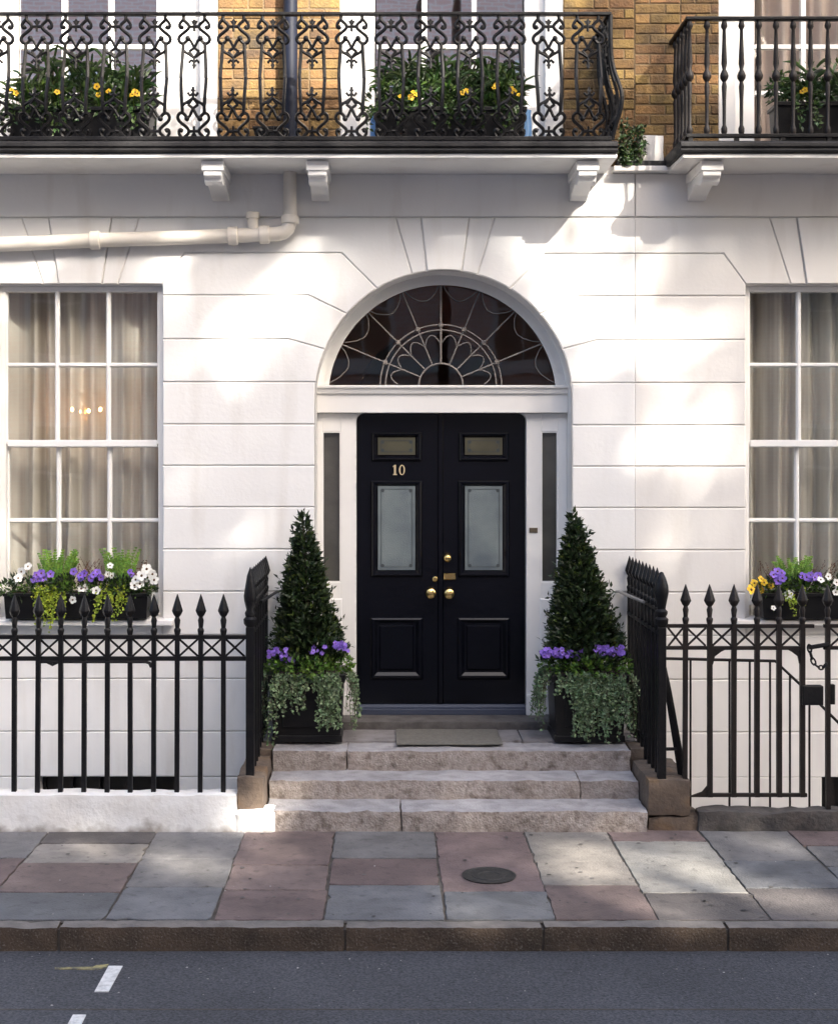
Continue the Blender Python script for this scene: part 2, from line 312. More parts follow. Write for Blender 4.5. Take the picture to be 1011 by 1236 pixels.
# ================================================================ GROUND
KY = GY(1119)                      # kerb front
KB = KY + 0.11                     # kerb back / slab front edge
ROADZ = -0.125
BASEY = -1.28                      # front of steps and railing base
road = obj('road', MB().box(-60, 60, -60, KY+0.05, ROADZ-0.3, ROADZ), M['asphalt'], kind='structure')
def road_quad(px, name, m, z=ROADZ+0.004):
    pts = [(CX+(x-VX)*(CH-ROADZ)/(y-VY), GY(y, ROADZ)) for x, y in px]
    return obj(name, MB().prism(pts, z, ROADZ-0.01, 'z'), m, road)
road_quad([(131,1167),(148,1167),(131,1198),(114,1198)], 'road_marking', M['roadwhite'])
road_quad([(88,1226),(104,1226),(94,1246),(77,1246)], 'road_marking', M['roadwhite'])
road_quad([(66,1168.5),(112,1168),(116,1166),(131,1164.5),(129,1168),(117,1171.5),(66,1170.5)], 'yellow_marking', M['roadyellow'], ROADZ+0.003)
# a thin resurfacing seam in the road
obj('surface_seam', MB().box(-8, 8, GY(1219, ROADZ)-0.006, GY(1219, ROADZ)+0.006, ROADZ-0.01, ROADZ+0.002), M['bed'], road)

pav = obj('pavement', MB().box(-60, 60, KB-0.02, BASEY+0.13, -0.4, -0.010), M['bed'], kind='structure')
rng = random.Random(4)
def rough_box(x0, x1, y0, y1, z0, z1, amp=0.004, seed=0, step=0.06, rad=0.012):
    """box with worn, uneven faces: a gridded shell pushed about by noise"""
    mb = MB(); nx = max(2, int((x1-x0)/step)); ny = max(2, int((y1-y0)/step)); nz = max(2, int((z1-z0)/(step*0.6)))
    vid = {}
    def vert(i, j, k):
        if (i, j, k) in vid: return vid[i, j, k]
        p = Vector((x0+(x1-x0)*i/nx, y0+(y1-y0)*j/ny, z0+(z1-z0)*k/nz))
        c = Vector((min(max(p.x, x0+rad), x1-rad), min(max(p.y, y0+rad), y1-rad), min(max(p.z, z0+rad), z1-rad)))
        d = p-c
        if d.length > rad: p = c+d.normalized()*rad
        q = p*7 + Vector((seed*3.1, seed*1.7, 0))
        nv = Vector((noise.noise(q), noise.noise(q+Vector((9, 4, 2))), noise.noise(q+Vector((3, 8, 5)))))
        q2 = p*28 + Vector((seed, 5, 1)); edge = 1.0 if d.length > 1.01*rad else 0.35
        nv += 0.6*edge*Vector((noise.noise(q2), noise.noise(q2+Vector((7, 1, 3))), noise.noise(q2+Vector((1, 6, 2)))))
        mb.v.append(tuple(p+nv*amp)); vid[i, j, k] = len(mb.v)-1; return vid[i, j, k]
    def face(a, b, c, d): mb.f.append((a, b, c, d)); mb.s.append(True)
    for i in range(nx):
        for j in range(ny):
            face(vert(i,j,nz), vert(i+1,j,nz), vert(i+1,j+1,nz), vert(i,j+1,nz)); face(vert(i,j,0), vert(i,j+1,0), vert(i+1,j+1,0), vert(i+1,j,0))
    for i in range(nx):
        for k in range(nz):
            face(vert(i,0,k), vert(i+1,0,k), vert(i+1,0,k+1), vert(i,0,k+1)); face(vert(i,ny,k), vert(i,ny,k+1), vert(i+1,ny,k+1), vert(i+1,ny,k))
    for j in range(ny):
        for k in range(nz):
            face(vert(0,j,k), vert(0,j,k+1), vert(0,j+1,k+1), vert(0,j+1,k)); face(vert(nx,j,k), vert(nx,j+1,k), vert(nx,j+1,k+1), vert(nx,j,k+1))
    return mb
cols = [(-150, 'bgp', (1040, 1076)), (-48, 'gpb', (1036, 1078)), (60, 'dcpb', (1018, 1041.5, 1077)), (190, 'ggb', (1037, 1071)), (296, 'ppp', (1044, 1074)), (404, 'gpb', (1036, 1068)),
        (524, 'pb', (1076,)), (632, 'ccp', (1040, 1068.5)), (732, 'pld', (1015, 1077.5)), (843, 'gbd', (1039, 1072)), (950, 'pgbp', (1021, 1046, 1078)), (1060, 'gpc', (1038, 1074)), (1170, None, ())]
for a, b in zip(cols, cols[1:]):
    xs = (X(a[0], BASEY+0.02), X(b[0], BASEY+0.02)); ys = [BASEY+0.12] + [GY(p) for p in a[2]] + [KB]
    for k in range(len(ys)-1):
        g = rng.uniform(0.003, 0.006); dz = rng.uniform(-0.003, 0.001)
        jx = [rng.uniform(-0.006, 0.006) for _ in range(4)]
        pts = [(xs[0]+g+jx[0], ys[k+1]+g), (xs[1]-g+jx[1], ys[k+1]+g), (xs[1]-g+jx[2], ys[k]-g), (xs[0]+g+jx[3], ys[k]-g)]
        ragged = []
        for e0, e1 in zip(pts, pts[1:]+pts[:1]):
            m_ = max(3, int(math.hypot(e1[0]-e0[0], e1[1]-e0[1])/0.05)); ex, ey = (e1[0]-e0[0])/m_, (e1[1]-e0[1])/m_
            for q in range(m_):
                jj = rng.gauss(0, 0.0022) - (abs(rng.gauss(0, .008)) if rng.random() < .10 or q == 0 else 0); ln = math.hypot(ex, ey)
                ragged.append((e0[0]+ex*q+ey/ln*jj, e0[1]+ey*q-ex/ln*jj))
        obj('paving_slab', MB().prism(ragged, dz, -0.05, 'z', 0.003), SLAB[a[1][k]], pav)
for x0, x1 in ((-60, X(-150, BASEY)), (X(1170, BASEY), 60)):
    obj('paving_beyond', MB().box(x0, x1, KB, BASEY+0.12, -0.05, -0.002), SLAB['g'], pav)
kerb = obj('kerb', MB().box(-60, 60, KY+0.012, KB-0.004, -0.4, -0.02), M['bed'], kind='structure')
kx = [X(p, KY) for p in (-330, -140, 70, 416, 655, 878, 1110, 1300)]
for i in range(len(kx)-1):
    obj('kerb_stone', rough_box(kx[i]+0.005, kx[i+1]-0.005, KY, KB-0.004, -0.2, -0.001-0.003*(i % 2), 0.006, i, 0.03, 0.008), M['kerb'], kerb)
obj('coal_hole_cover', MB().lathe([(0.001, -0.006), (0.15, -0.006), (0.155, 0.004), (0.14, 0.006), (0.138, 0.003), (0.1, 0.003), (0.098, 0.006), (0.06, 0.006), (0.058, 0.003), (0.001, 0.003)],
    X(590, GY(1057)), GY(1057), 40), M['cover'], label='round dark iron cover set in the pink paving slab', cat='manhole cover')

# ================================================================ HOUSES
house = thing('townhouse', (0, 0, 0), 'white stucco town house with arched black front door and brick upper floor', 'house')
house2 = thing('townhouse', (3, 0, 0), 'cream stucco neighbouring town house on the right behind the gate', 'house')
PARTY = X(766)
LEFT, RIGHT = X(-220), X(1230)
ARCX, ARCZ, ARCR = X(535), Z(481), 155/165.0
def wpt(p): return (X(p[0]), Z(p[1]))
def arcpts(a0, a1, r=ARCR, n=8, c=None):
    c = c or (ARCX, ARCZ)
    return [(c[0]+r*math.cos(R(a0+(a1-a0)*i/n)), c[1]+r*math.sin(R(a0+(a1-a0)*i/n))) for i in range(n+1)]
def ang(p): q = wpt(p); return math.degrees(math.atan2(q[1]-ARCZ, q[0]-ARCX))
WLX0, WLX1, WRX0, WRX1 = -3.245, X(196), X(900), X(900)+1.212
WTOP, SILL = Z(343), Z(745)
DX0, DX1 = ARCX-ARCR, ARCX+ARCR
FLOORZ = 0.40
# --- structural walls behind the facing, with real openings
def backing(h, m, parts):
    mb = MB()
    for p in parts:
        if len(p) == 4: mb.box(p[0], p[1], 0.0125, 0.24, p[2], p[3])
        else: mb.prism(p, 0.0125, 0.24, 'y')
    return obj('ground_floor_wall', mb, m, h)
TOPZ = 4.52
sp1 = [(DX0, ARCZ)] + arcpts(180, 90, n=20)[1:] + [(ARCX, TOPZ), (DX0, TOPZ)]
sp2 = [(DX1, ARCZ)] + arcpts(0, 90, n=20)[1:] + [(ARCX, TOPZ), (DX1, TOPZ)]
wallL = backing(house, M['joint'], [(LEFT, X(48), -2.7, Z(938)), (X(215), DX0, -2.7, Z(938)), (LEFT, WLX0, Z(938), TOPZ), (WLX1, DX0, Z(938), TOPZ), (WLX0, WLX1, Z(938), SILL-0.05), (WLX0, WLX1, WTOP, TOPZ), sp1, sp2,
     (DX1, PARTY, -2.7, TOPZ), (DX0, DX1, -2.7, FLOORZ-0.02)])
wallR = backing(house2, M['joint'], [(PARTY+0.002, WRX0, -2.7, TOPZ), (WRX1, RIGHT, -2.7, TOPZ), (WRX0, X(992), -2.7, Z(938)), (X(1075), WRX1, -2.7, Z(938)), (WRX0, WRX1, Z(938), SILL-0.05), (WRX0, WRX1, WTOP, TOPZ)])
def block(pts, wall, m, y0=0.0, g=0.0042, ch=0.005):
    q = inset(pts, g)
    return obj('stucco_block', MB().prism(q, y0, 0.05, 'y', ch), m, wall)
courses = [356, 409, 461, 512, 562, 612, 663, 714, 766.5, 819.5, 883, 938]
ST, ST2 = M['stucco'], M['stucco2']
def blk(px, wall, m, **k): return block([wpt(p) for p in px], wall, m, **k)
# left pier round the arch
def arc_between(p, q, n=6): return arcpts(ang(p), ang(q), n=n)
A1, A2, A3 = (455, 348), (418, 378), (391, 421)
block([wpt((222,305)), wpt((412,305))] + arc_between(A1, A2) + [wpt((372,356)), wpt((196,356)), wpt((196,343))], wallL, ST)
block([wpt((196,356)), wpt((372,356))] + arc_between(A2, A3) + [wpt((348,409)), wpt((196,409))], wallL, ST)
block([wpt((196,409)), wpt((348,409))] + arc_between(A3, (380.6,461)) + [wpt((196,461))], wallL, ST)
B1, B2, B3 = (615, 348), (652, 378), (679, 421)
for wall, m, x0, x1 in ((wallL, ST, None, 766.6), (wallR, ST2, 765.6, 900)):
    if x0 is None:
        block([wpt((x1,306))] + [wpt((x1,357)), wpt((698,357))] + arc_between(B2, B1) + [wpt((658,306))], wall, m)
        block([wpt((x1,357)), wpt((x1,410)), wpt((722,410))] + arc_between(B3, B2) + [wpt((698,357))], wall, m)
        block([wpt((x1,410)), wpt((x1,462))] + arc_between((689.4,462), B3) + [wpt((722,410))], wall, m)
    else:
        blk([(x0,306),(873,306),(900,343),(900,357),(x0,357)], wall, m)
        blk([(x0,357),(900,357),(900,410),(x0,410)], wall, m); blk([(x0,410),(900,410),(900,462),(x0,462)], wall, m)
for a, b in zip(courses[2:], courses[3:]):
    lo = b > 715
    e = 1.0
    if a < 714:
        blk([(196,a),(380,a),(380,b),(196,b)], wallL, ST); blk([(690,a+e),(766.6,a+e),(766.6,b+e),(690,b+e)], wallL, ST); blk([(765.2,a+e),(900,a+e),(900,b+e),(765.2,b+e)], wallR, ST2)
        blk([(-220,a),(-4.2,a),(-4.2,b),(-220,b)], wallL, ST); blk([(1100.2,a),(1230,a),(1230,b),(1100.2,b)], wallR, ST2)
    elif a == 714:
        blk([(196,a),(380,a),(380,b),(196,b)], wallL, ST); blk([(690,a+e),(766.6,a+e),(766.6,b+e),(690,b+e)], wallL, ST); blk([(765.2,a+e),(900,a+e),(900,b+e),(765.2,b+e)], wallR, ST2)
        blk([(-220,a),(-4.2,a),(-4.2,b),(-220,b)], wallL, ST); blk([(1100.2,a),(1230,a),(1230,b),(1100.2,b)], wallR, ST2)
        blk([(-4.2,753),(196,753),(196,b),(-4.2,b)], wallL, ST); blk([(900,753),(1100.2,753),(1100.2,b),(900,b)], wallR, ST2)
    else:
        blk([(-220,a),(380,a),(380,b),(-220,b)], wallL, ST); blk([(690,a+e),(766.6,a+e),(766.6,b+e),(690,b+e)], wallL, ST); blk([(765.2,a+e),(1230,a+e),(1230,b+e),(765.2,b+e)], wallR, ST2)
for a, b in zip([305, 356, 409], [356, 409, 461]):
    blk([(-220,a),(-4.2,a),(-4.2,b),(-220,b)], wallL, ST); blk([(1100.2,a),(1230,a),(1230,b),(1100.2,b)], wallR, ST2)
# window-head and arch-head voussoirs
def head(c, wall, m):
    blk([(c-71,262),(c-38,262),(c-26,343),(c-45,343)], wall, m); blk([(c-38,262),(c+38,262),(c+26,343),(c-26,343)], wall, m, y0=-0.012); blk([(c+38,262),(c+71,262),(c+45,343),(c+26,343)], wall, m)
head(97, wallL, ST); head(999, wallR, ST2)
block([wpt((168,262)), wpt((477,262))] + arc_between((497,330.7), A1) + [wpt((412,305)), wpt((222,305)), wpt((196,343)), wpt((142,343))], wallL, ST)
block([wpt((477,262)), wpt((508,262))] + arc_between((515,327.3), (497,330.7)), wallL, ST)
block([wpt((508,262)), wpt((566,262))] + arc_between((557,327.6), (515,327.3)), wallL, ST, y0=-0.010)
block([wpt((566,262)), wpt((597,262))] + arc_between((576,331.5), (557,327.6)), wallL, ST)
block([wpt((766.6,262)), wpt((766.6,306)), wpt((658,306))] + arc_between(B1, (576,331.5)) + [wpt((597,262))], wallL, ST)
blk([(765.2,262),(928,262),(954,343),(900,343),(873,306),(765.2,306)], wallR, ST2)
blk([(1070,262),(1230,262),(1230,305),(1126,305),(1100,343),(1044,343)], wallR, ST2)
blk([(-220,262),(26,262),(52,343),(-4.2,343),(-31,305),(-220,305)], wallL, ST)
# frieze under the balcony
block([(LEFT, Z(262)), (PARTY, Z(262)), (PARTY, Z(209)), (LEFT, Z(209))], wallL, ST, y0=-0.006)
block([(PARTY, Z(262)), (RIGHT, Z(262)), (RIGHT, Z(209)), (PARTY, Z(209))], wallR, ST2, y0=-0.006)
# basement wall below street level and a dark basement window head seen through the railings
for wall, m, xs in ((wallL, ST, [(LEFT, X(48)), (X(215), DX1)]), (wallR, ST2, [(DX1+0.4, X(992)), (X(1075), RIGHT)])):
    for a, b in xs: block([(a, Z(938)), (b, Z(938)), (b, -2.65), (a, -2.65)], wall, m)

def reveal(h, x0, x1, z0, z1, m, depth=0.135):
    t = 0.03
    mb = MB().box(x0, x0+0.004, 0.03, depth, z0, z1).box(x1-0.004, x1, 0.03, depth, z0, z1).box(x0+0.004, x1-0.004, 0.03, depth, z1-0.004, z1)
    return obj('window_reveal', mb, m, h)
for h, x0, x1, m in ((house, WLX0, WLX1, ST), (house2, WRX0, WRX1, ST2)): reveal(h, x0, x1, SILL, WTOP, m)
def room(h, x0, x1, y0, y1, z0, z1, m):
    b = MB(); t = 0.05
    b.box(x0-t, x0, y0, y1, z0, z1); b.box(x1, x1+t, y0, y1, z0, z1); b.box(x0-t, x1+t, y1, y1+t, z0, z1); b.box(x0-t, x1+t, y0, y1, z0-t, z0); b.box(x0-t, x1+t, y0, y1, z1, z1+t)
    return obj('room', b, m, h)

# --- sash windows
def sash_window(h, cx, m, sillm):
    hw = 0.590; ys = 0.075
    x0, x1 = cx-hw, cx+hw; zt = WTOP-0.012; zb = SILL-0.005
    win = obj('window', MB().box(cx-0.602, x0+0.028, ys+0.005, ys+0.1, zb, WTOP-0.005).box(x1-0.028, cx+0.602, ys+0.005, ys+0.1, zb, WTOP-0.005).box(x0+0.028, x1-0.028, ys+0.005, ys+0.1, WTOP-0.045, WTOP-0.005), M['white'], h, bevel=0.003)
    f = ys+0.02
    zr = [Z(p, 0.12) for p in (352, 438, 443, 531, 540, 626, 631, 716)]
    xl, xr = x0+0.022, x1-0.022
    bars = [(xl + (xr-xl)*k/3.0) for k in (1, 2)]
    # upper sash in front, lower sash behind
    for nm, (za, zb_, zc, zd), yy in (('upper_sash', (zr[0], zr[1], zr[2], zr[3]), f), ('lower_sash', (zr[4], zr[5], zr[6], zr[7]), f+0.045)):
        sash = MB().box(xl-0.005, xl+0.016, yy, yy+0.04, zd-0.03, za+0.012).box(xr-0.016, xr+0.005, yy, yy+0.04, zd-0.03, za+0.012)
        sash.box(xl+0.016, xr-0.016, yy, yy+0.04, za, za+0.012)
        if nm == 'upper_sash': sash.box(xl+0.016, xr-0.016, yy-0.004, yy+0.04, zd-0.05, zd)
        else: sash.box(xl+0.016, xr-0.016, yy, yy+0.04, zd-0.09, zd)
        obj(nm, sash, M['baluster_white'], win, bevel=0.003)
        for b in bars: obj('glazing_bar', MB().prism([(b-0.019, yy+0.03), (b-0.017, yy+0.012), (b-0.007, yy), (b+0.007, yy), (b+0.017, yy+0.012), (b+0.019, yy+0.03)], zd-0.002, za+0.002, 'z'), M['baluster_white'], win)
        zz = (zb_+zc)/2
        e = [xl+0.016] + bars + [xr-0.016]
        for q in range(3):
            a, b = e[q]+(0.017 if q else 0), e[q+1]-(0.017 if q < 2 else 0)
            obj('glazing_bar', MB().prism([(yy+0.03, zz-0.018), (yy+0.001, zz-0.007), (yy+0.001, zz+0.007), (yy+0.03, zz+0.018)], a-0.004, b+0.004, 'x'), M['baluster_white'], win)
            for (u, v) in ((zb_, za), (zd, zc)):
                tl = rng.uniform(-0.0015, 0.0015); tx = rng.uniform(-0.0015, 0.0015)
                me = MB(); me.add([(a-0.01, yy+0.02+tl, u-0.006), (b+0.01, yy+0.02+tx, u-0.006), (b+0.01, yy+0.02-tl, v+0.006), (a-0.01, yy+0.02-tx, v+0.006)], [(0,1,2,3)])
                obj('pane', me, M['glass'], win)
    obj('window_sill', MB().prism([(-0.085, SILL-0.052), (0.13, SILL-0.052), (0.13, SILL-0.002), (-0.085, SILL-0.014)], cx-0.69, cx+0.69, 'x'), sillm, win, bevel=0.005)
    return win
sash_window(house, (WLX0+WLX1)/2, ST, M['stucco']); sash_window(house2, (WRX0+WRX1)/2, ST2, M['stucco2'])
room(house, WLX0-0.6, WLX1+0.3, 0.242, 3.2, 0.5, 4.4, M['room']); room(house2, WRX0-0.3, WRX1+0.3, 0.242, 3.2, 0.5, 4.4, M['room'])
def curtain(cx, half, z0, z1, y, seed, label, m):
    mb = MB(); n = 220; rows = 8; rg = random.Random(seed); ph = [rg.uniform(0, 6.3) for _ in range(6)]
    for r in range(rows+1):
        v = r/rows
        for i in range(n+1):
            u = i/n; x = cx-half+2*half*u
            d = 0.060*math.sin(u*2*half*36+ph[0]+1.6*math.sin(u*9+ph[1])) + 0.020*math.sin(u*2*half*67+ph[2]+v*1.0+math.sin(u*17)) + 0.03*math.sin(u*2*half*13+ph[3])
            mb.v.append((x+0.010*math.sin(v*4+u*22+ph[4]), y+d*(0.75+0.35*v), z1+(z0-z1)*v))
    for r in range(rows):
        for i in range(n): a = r*(n+1)+i; mb.f.append((a, a+1, a+n+2, a+n+1)); mb.s.append(True)
    return obj('curtain', mb, m, label=label, cat='curtain', group='sheer curtains in the ground floor windows')
curtain((WLX0+WLX1)/2, 0.72, 0.9, 3.72, 0.36, 3, 'sheer beige curtain hanging inside the left ground floor window', M['curtain'])
curtain((WRX0+WRX1)/2, 0.72, 0.9, 3.72, 0.36, 8, 'sheer beige curtain hanging inside the right ground floor window', M['curtain'])
M['drape'] = mat('reflection_pink_drape', (0.66, 0.56, 0.52), 0.9, (0.55, 0.45, 0.42), 2.6, detail=3, stretch=(4, 0.2, 0.1), trans=0.2)  # added cloth, stands in for the pinkish brick reflection in this window
curtain(X(1000, 0.4), 0.60, 4.57, 6.7, 0.42, 12, 'added pale pinkish drape standing in for reflected brick in the right upper window', M['drape'])
ch = thing('chandelier', (X(104, 0.62), 0.62, 2.6), 'small lit chandelier glowing through the left window curtain', 'chandelier')
c0 = Vector((X(104, 0.62), 0.62, Z(503, 0.62)))
obj('stem', MB().tube([c0+Vector((0, 0, 0.9)), c0+Vector((0, 0, -0.05))], 0.01, 6), M['brass'], ch)
for px, py in ((86, 494), (108, 496), (121, 494), (97, 497)):
    p = Vector((X(px, 0.62), 0.62+0.03*(px % 3-1), Z(py, 0.62)))
    obj('arm', MB().tube([c0, (c0+p)/2+Vector((0, 0, -0.05)), p+Vector((0, 0, -0.03))], 0.006, 5), M['brass'], ch)
    obj('bulb', MB().ball(p, 0.013 if px != 97 else 0.008, 8, 1.4), M['bulb'], ch)

# --- doorway
RD = 0.25
mb = MB(); ap = [(DX0, FLOORZ)] + arcpts(180, 0, n=48) + [(DX1, FLOORZ)]
n = len(ap)
for y in (0.004, RD+0.05): mb.v += [(p[0]*1.0, y, p[1]) for p in [(ARCX+(q[0]-ARCX)*(1-0.004/ARCR), q[1] if q[1] < ARCZ else ARCZ+(q[1]-ARCZ)*(1-0.004/ARCR)) for q in ap]]
for i in range(n-1): mb.f.append((i, i+1, n+i+1, n+i)); mb.s.append(3 < i < n-4)
obj('arch_reveal', mb, M['stucco'], house)
# fan frame ring
GR = 139.5/161.0; GCX, GCZ = 0.0225, 2.825
TZ0, TZ1 = Z(498, 0.16), Z(465, 0.16)
def ring(r0, r1, c0_, c1_, y0, y1, n=48, zmin=None):
    mb = MB(); a = arcpts(0, 180, r0, n, c0_); b = arcpts(0, 180, r1, n, c1_)
    if zmin: a = [(p[0], max(p[1], zmin)) for p in a]; b = [(p[0], max(p[1], zmin)) for p in b]
    k = n+1
    mb.v += [(p[0], y0, p[1]) for p in a] + [(p[0], y0, p[1]) for p in b] + [(p[0], y1, p[1]) for p in a] + [(p[0], y1, p[1]) for p in b]
    for i in range(n): mb.f += [(i, i+1, k+i+1, k+i), (i, 2*k+i, 2*k+i+1, i+1), (k+i, k+i+1, 3*k+i+1, 3*k+i)]; mb.s += [False, True, True]
    return mb
fan = obj('fanlight', ring(GR, ARCR+0.02, (GCX, GCZ), (ARCX, ARCZ), RD, RD+0.07), M['white'], house)
obj('fan_bead', ring(GR-0.012, GR+0.016, (GCX, GCZ), (GCX, GCZ), RD-0.014, RD+0.01), M['white'], fan)
gp = arcpts(0, 180, GR+0.01, 40, (GCX, GCZ)); mb = MB(); mb.add([(p[0], RD+0.045, p[1]) for p in gp], [tuple(range(len(gp)))])
obj('fan_glass', mb, M['glass_fan'], fan)
HX, HZ, k161 = X(532, RD), TZ1+0.005, 1/161.0
yt = RD+0.025
def pol(r, a): return (HX+r*k161*math.cos(R(a)), yt, HZ+r*k161*math.sin(R(a)))
for r, th in ((26.6, 0.007), (67, 0.0058), (73.5, 0.0058)):
    obj('tracery_arc', MB().tube([pol(r, a) for a in range(0, 181, 5)], th, 6), M['tracery'], fan)
for k in range(1, 8):
    a = 22.5*k
    # out to the glass edge
    r = 60
    while r < 160:
        p = pol(r, a)
        if math.hypot(p[0]-GCX, p[2]-GCZ) > GR-0.01: break
        r += 1
    obj('tracery_spoke', MB().tube([pol(26.6, a), pol(r, a)], 0.0056 if k != 4 else 0.009, 6), M['tracery'], fan)
    obj('tracery_boss', MB().lathe([(0.001, yt-0.02), (0.014, yt-0.018), (0.02, yt-0.005), (0.02, yt+0.005)], pol(73, a)[0], 0, 8, axis='y', cz=pol(73, a)[2]), M['tracery'], fan)
for k in range(8):
    a0, a1 = 22.5*k, 22.5*(k+1); am = (a0+a1)/2
    obj('tracery_arc', MB().tube([pol(52+9.5*math.sin(math.pi*i/10), a0+1.5+(a1-a0-3)*i/10) for i in range(11)], 0.0042, 6), M['tracery'], fan)
    def rim(a):
        r = 60
        while math.hypot(pol(r, a)[0]-GCX, pol(r, a)[2]-GCZ) < GR-0.006: r += 1
        return r
    for (u, v, dp) in ((a0+1, a1-1, 19),):
        obj('tracery_arc', MB().tube([pol(rim(u+(v-u)*i/10)-dp*math.sin(math.pi*i/10)**0.7, u+(v-u)*i/10) for i in range(11)], 0.0042, 6), M['tracery'], fan)
# transom and frame
tr = obj('door_frame', MB(), M['white'], house)
me = MB(); ty = 0.15
me.prism([(ty+0.03, TZ0), (RD+0.06, TZ0), (RD+0.06, TZ1), (ty-0.012, TZ1), (ty-0.012, TZ1-0.018), (ty+0.004, TZ1-0.03), (ty+0.012, TZ1-0.06), (ty+0.03, TZ1-0.07)], DX0+0.006, DX1-0.006, 'x')
obj('transom', me, M['white'], tr, bevel=0.003)
FY = RD-0.015; DY = RD+0.05
dl, dr = X(430, DY), X(634, DY); TH = Z(858, DY)
sx = [(X(389, FY), X(411, FY)), (X(653, FY), X(673, FY))]; sz0, sz1 = Z(703, FY), Z(521, FY)
for side, (a, b) in enumerate(sx):
    lo, hi = (DX0+0.006, dl) if side == 0 else (dr, DX1-0.006)
    obj('jamb', MB().box(lo, a, FY, DY+0.06, FLOORZ+0.06, TZ0-0.002).box(b, hi, FY, DY+0.06, FLOORZ+0.06, TZ0-0.002).box(a, b, FY, DY+0.06, sz1, TZ0-0.002).box(a, b, FY, DY+0.06, FLOORZ+0.06, sz0), M['white'], tr, bevel=0.004)
    sg = obj('side_light', MB().box(a-0.004, b+0.004, FY+0.035, FY+0.04, sz0-0.004, sz1+0.004), M['sideglass'], tr)
    obj('side_light_bead', MB().box(a, a+0.008, FY+0.004, FY+0.03, sz0, sz1).box(b-0.008, b, FY+0.004, FY+0.03, sz0, sz1).box(a+0.008, b-0.008, FY+0.004, FY+0.03, sz1-0.008, sz1).box(a+0.008, b-0.008, FY+0.004, FY+0.03, sz0, sz0+0.008), M['white'], tr)
    obj('apron_panel', MB().prism(inset([(a-0.012, FLOORZ+0.2), (b+0.012, FLOORZ+0.2), (b+0.012, sz0-0.12), (a-0.012, sz0-0.12)], 0), FY-0.012, FY+0.01, 'y', 0.010), M['white'], tr)
    xx = (dl-0.14, dl+0.002) if side == 0 else (dr-0.002, dr+0.14)
    obj('plinth_block', MB().box(xx[0], xx[1], FY-0.015, FY+0.05, FLOORZ+0.055, FLOORZ+0.21), M['white'], tr, bevel=0.006)
    # rounded bracket in the head corner of the opening
    cxx = dl if side == 0 else dr; sg_ = 1 if side == 0 else -1; rr = 0.065
    pts = [(cxx, TZ0), (cxx, TZ0-rr)] + [(cxx+sg_*(rr-rr*math.cos(R(t))), TZ0-rr+rr*math.sin(R(t))) for t in range(10, 91, 10)]
    if side: pts = pts[::-1]
    obj('corner_fillet', MB().prism(pts, FY+0.004, DY+0.03, 'y'), M['white'], tr)
obj('bell_plate', MB().prism([(X(638.5, FY), Z(643, FY)), (X(648.5, FY), Z(643, FY)), (X(648.5, FY), Z(637, FY)), (X(638.5, FY), Z(637, FY))], FY-0.008, FY, 'y', 0.003), M['bronze'], tr)
obj('threshold', MB().prism([(DY-0.06, FLOORZ+0.055), (DY+0.06, FLOORZ+0.055), (DY+0.06, TH+0.05), (DY-0.012, TH+0.05), (DY-0.02, TH+0.03), (DY-0.05, TH+0.022), (DY-0.055, TH)], dl+0.002, dr-0.002, 'x'), M['pewter'], tr, bevel=0.003)
obj('door_sill', rough_box(DX0+0.02, DX1-0.02, -0.02, DY+0.05, FLOORZ-0.02, FLOORZ+0.055, 0.003, 5, 0.07, 0.010), M['sill'], tr)
# leaves
def leafdoor(x0, x1, label):
    zb, zt = TH+0.052, TZ0-0.004
    d = obj('front_door', MB().box(x0, x1, DY, DY+0.05, zb, zt), M['door'], house, bevel=0.004, label=label)
    w_ = 45/160.2; cx = (X(478.5, DY) if x0 < -0.1 else X(583.5, DY)); a, b = cx-w_/2, cx+w_/2
    def mould(z0, z1, wd=0.055, dk=1.0):
        o_ = [(a-wd, z0-wd), (b+wd, z0-wd), (b+wd, z1+wd*0.7), (a-wd, z1+wd*0.7)]; i_ = [(a, z0), (b, z0), (b, z1), (a, z1)]
        mb = MB(); prof = [(0.0, DY+0.001), (0.15, DY-0.016*dk), (0.35, DY-0.024*dk), (0.55, DY-0.022*dk), (0.8, DY-0.008*dk), (1.0, DY+0.002)]
        for t, y in prof: mb.v += [(o_[k][0]*(1-t)+i_[k][0]*t, y, o_[k][1]*(1-t)+i_[k][1]*t) for k in range(4)]
        for r in range(len(prof)-1):
            for k in range(4): mb.f.append((r*4+k, r*4+(k+1) % 4, r*4+4+(k+1) % 4, r*4+4+k)); mb.s.append(False)
        obj('panel_moulding', mb, M['door'], d)
    def etched(z0, z1, m):
        obj('door_pane', MB().box(a, b, DY-0.006, DY+0.004, z0, z1), m, d)
        e = 0.022; t = 0.004; y0, y1 = DY-0.0085, DY-0.005
        mb = MB().box(a+e, a+e+t, y0, y1, z0+e, z1-e).box(b-e-t, b-e, y0, y1, z0+e, z1-e).box(a+e+t, b-e-t, y0, y1, z1-e-t, z1-e).box(a+e+t, b-e-t, y0, y1, z0+e, z0+e+t)
        for px in (a+e+0.012, b-e-0.012):
            for pz in (z0+e+0.012, z1-e-0.012): mb.lathe([(0.014, DY-0.009), (0.014, DY-0.005)], px, 0, 10, axis='y', cz=pz)
        obj('etched_border', mb, M['etch'], d)
    z = lambda p: Z(p, DY)
    mould(z(549), z(528), 0.05); etched(z(549), z(528), M['frost2'])
    mould(z(688), z(586.5)); etched(z(688), z(586.5), M['frost'])
    mould(z(811), z(752), 0.06, 0.65)
    obj('raised_field', MB().prism([(a+0.01, z(809)), (b-0.01, z(809)), (b-0.01, z(754)), (a+0.01, z(754))], DY-0.012, DY+0.002, 'y', 0.011), M['door'], d)
    return d
midx = X(531.5, DY)
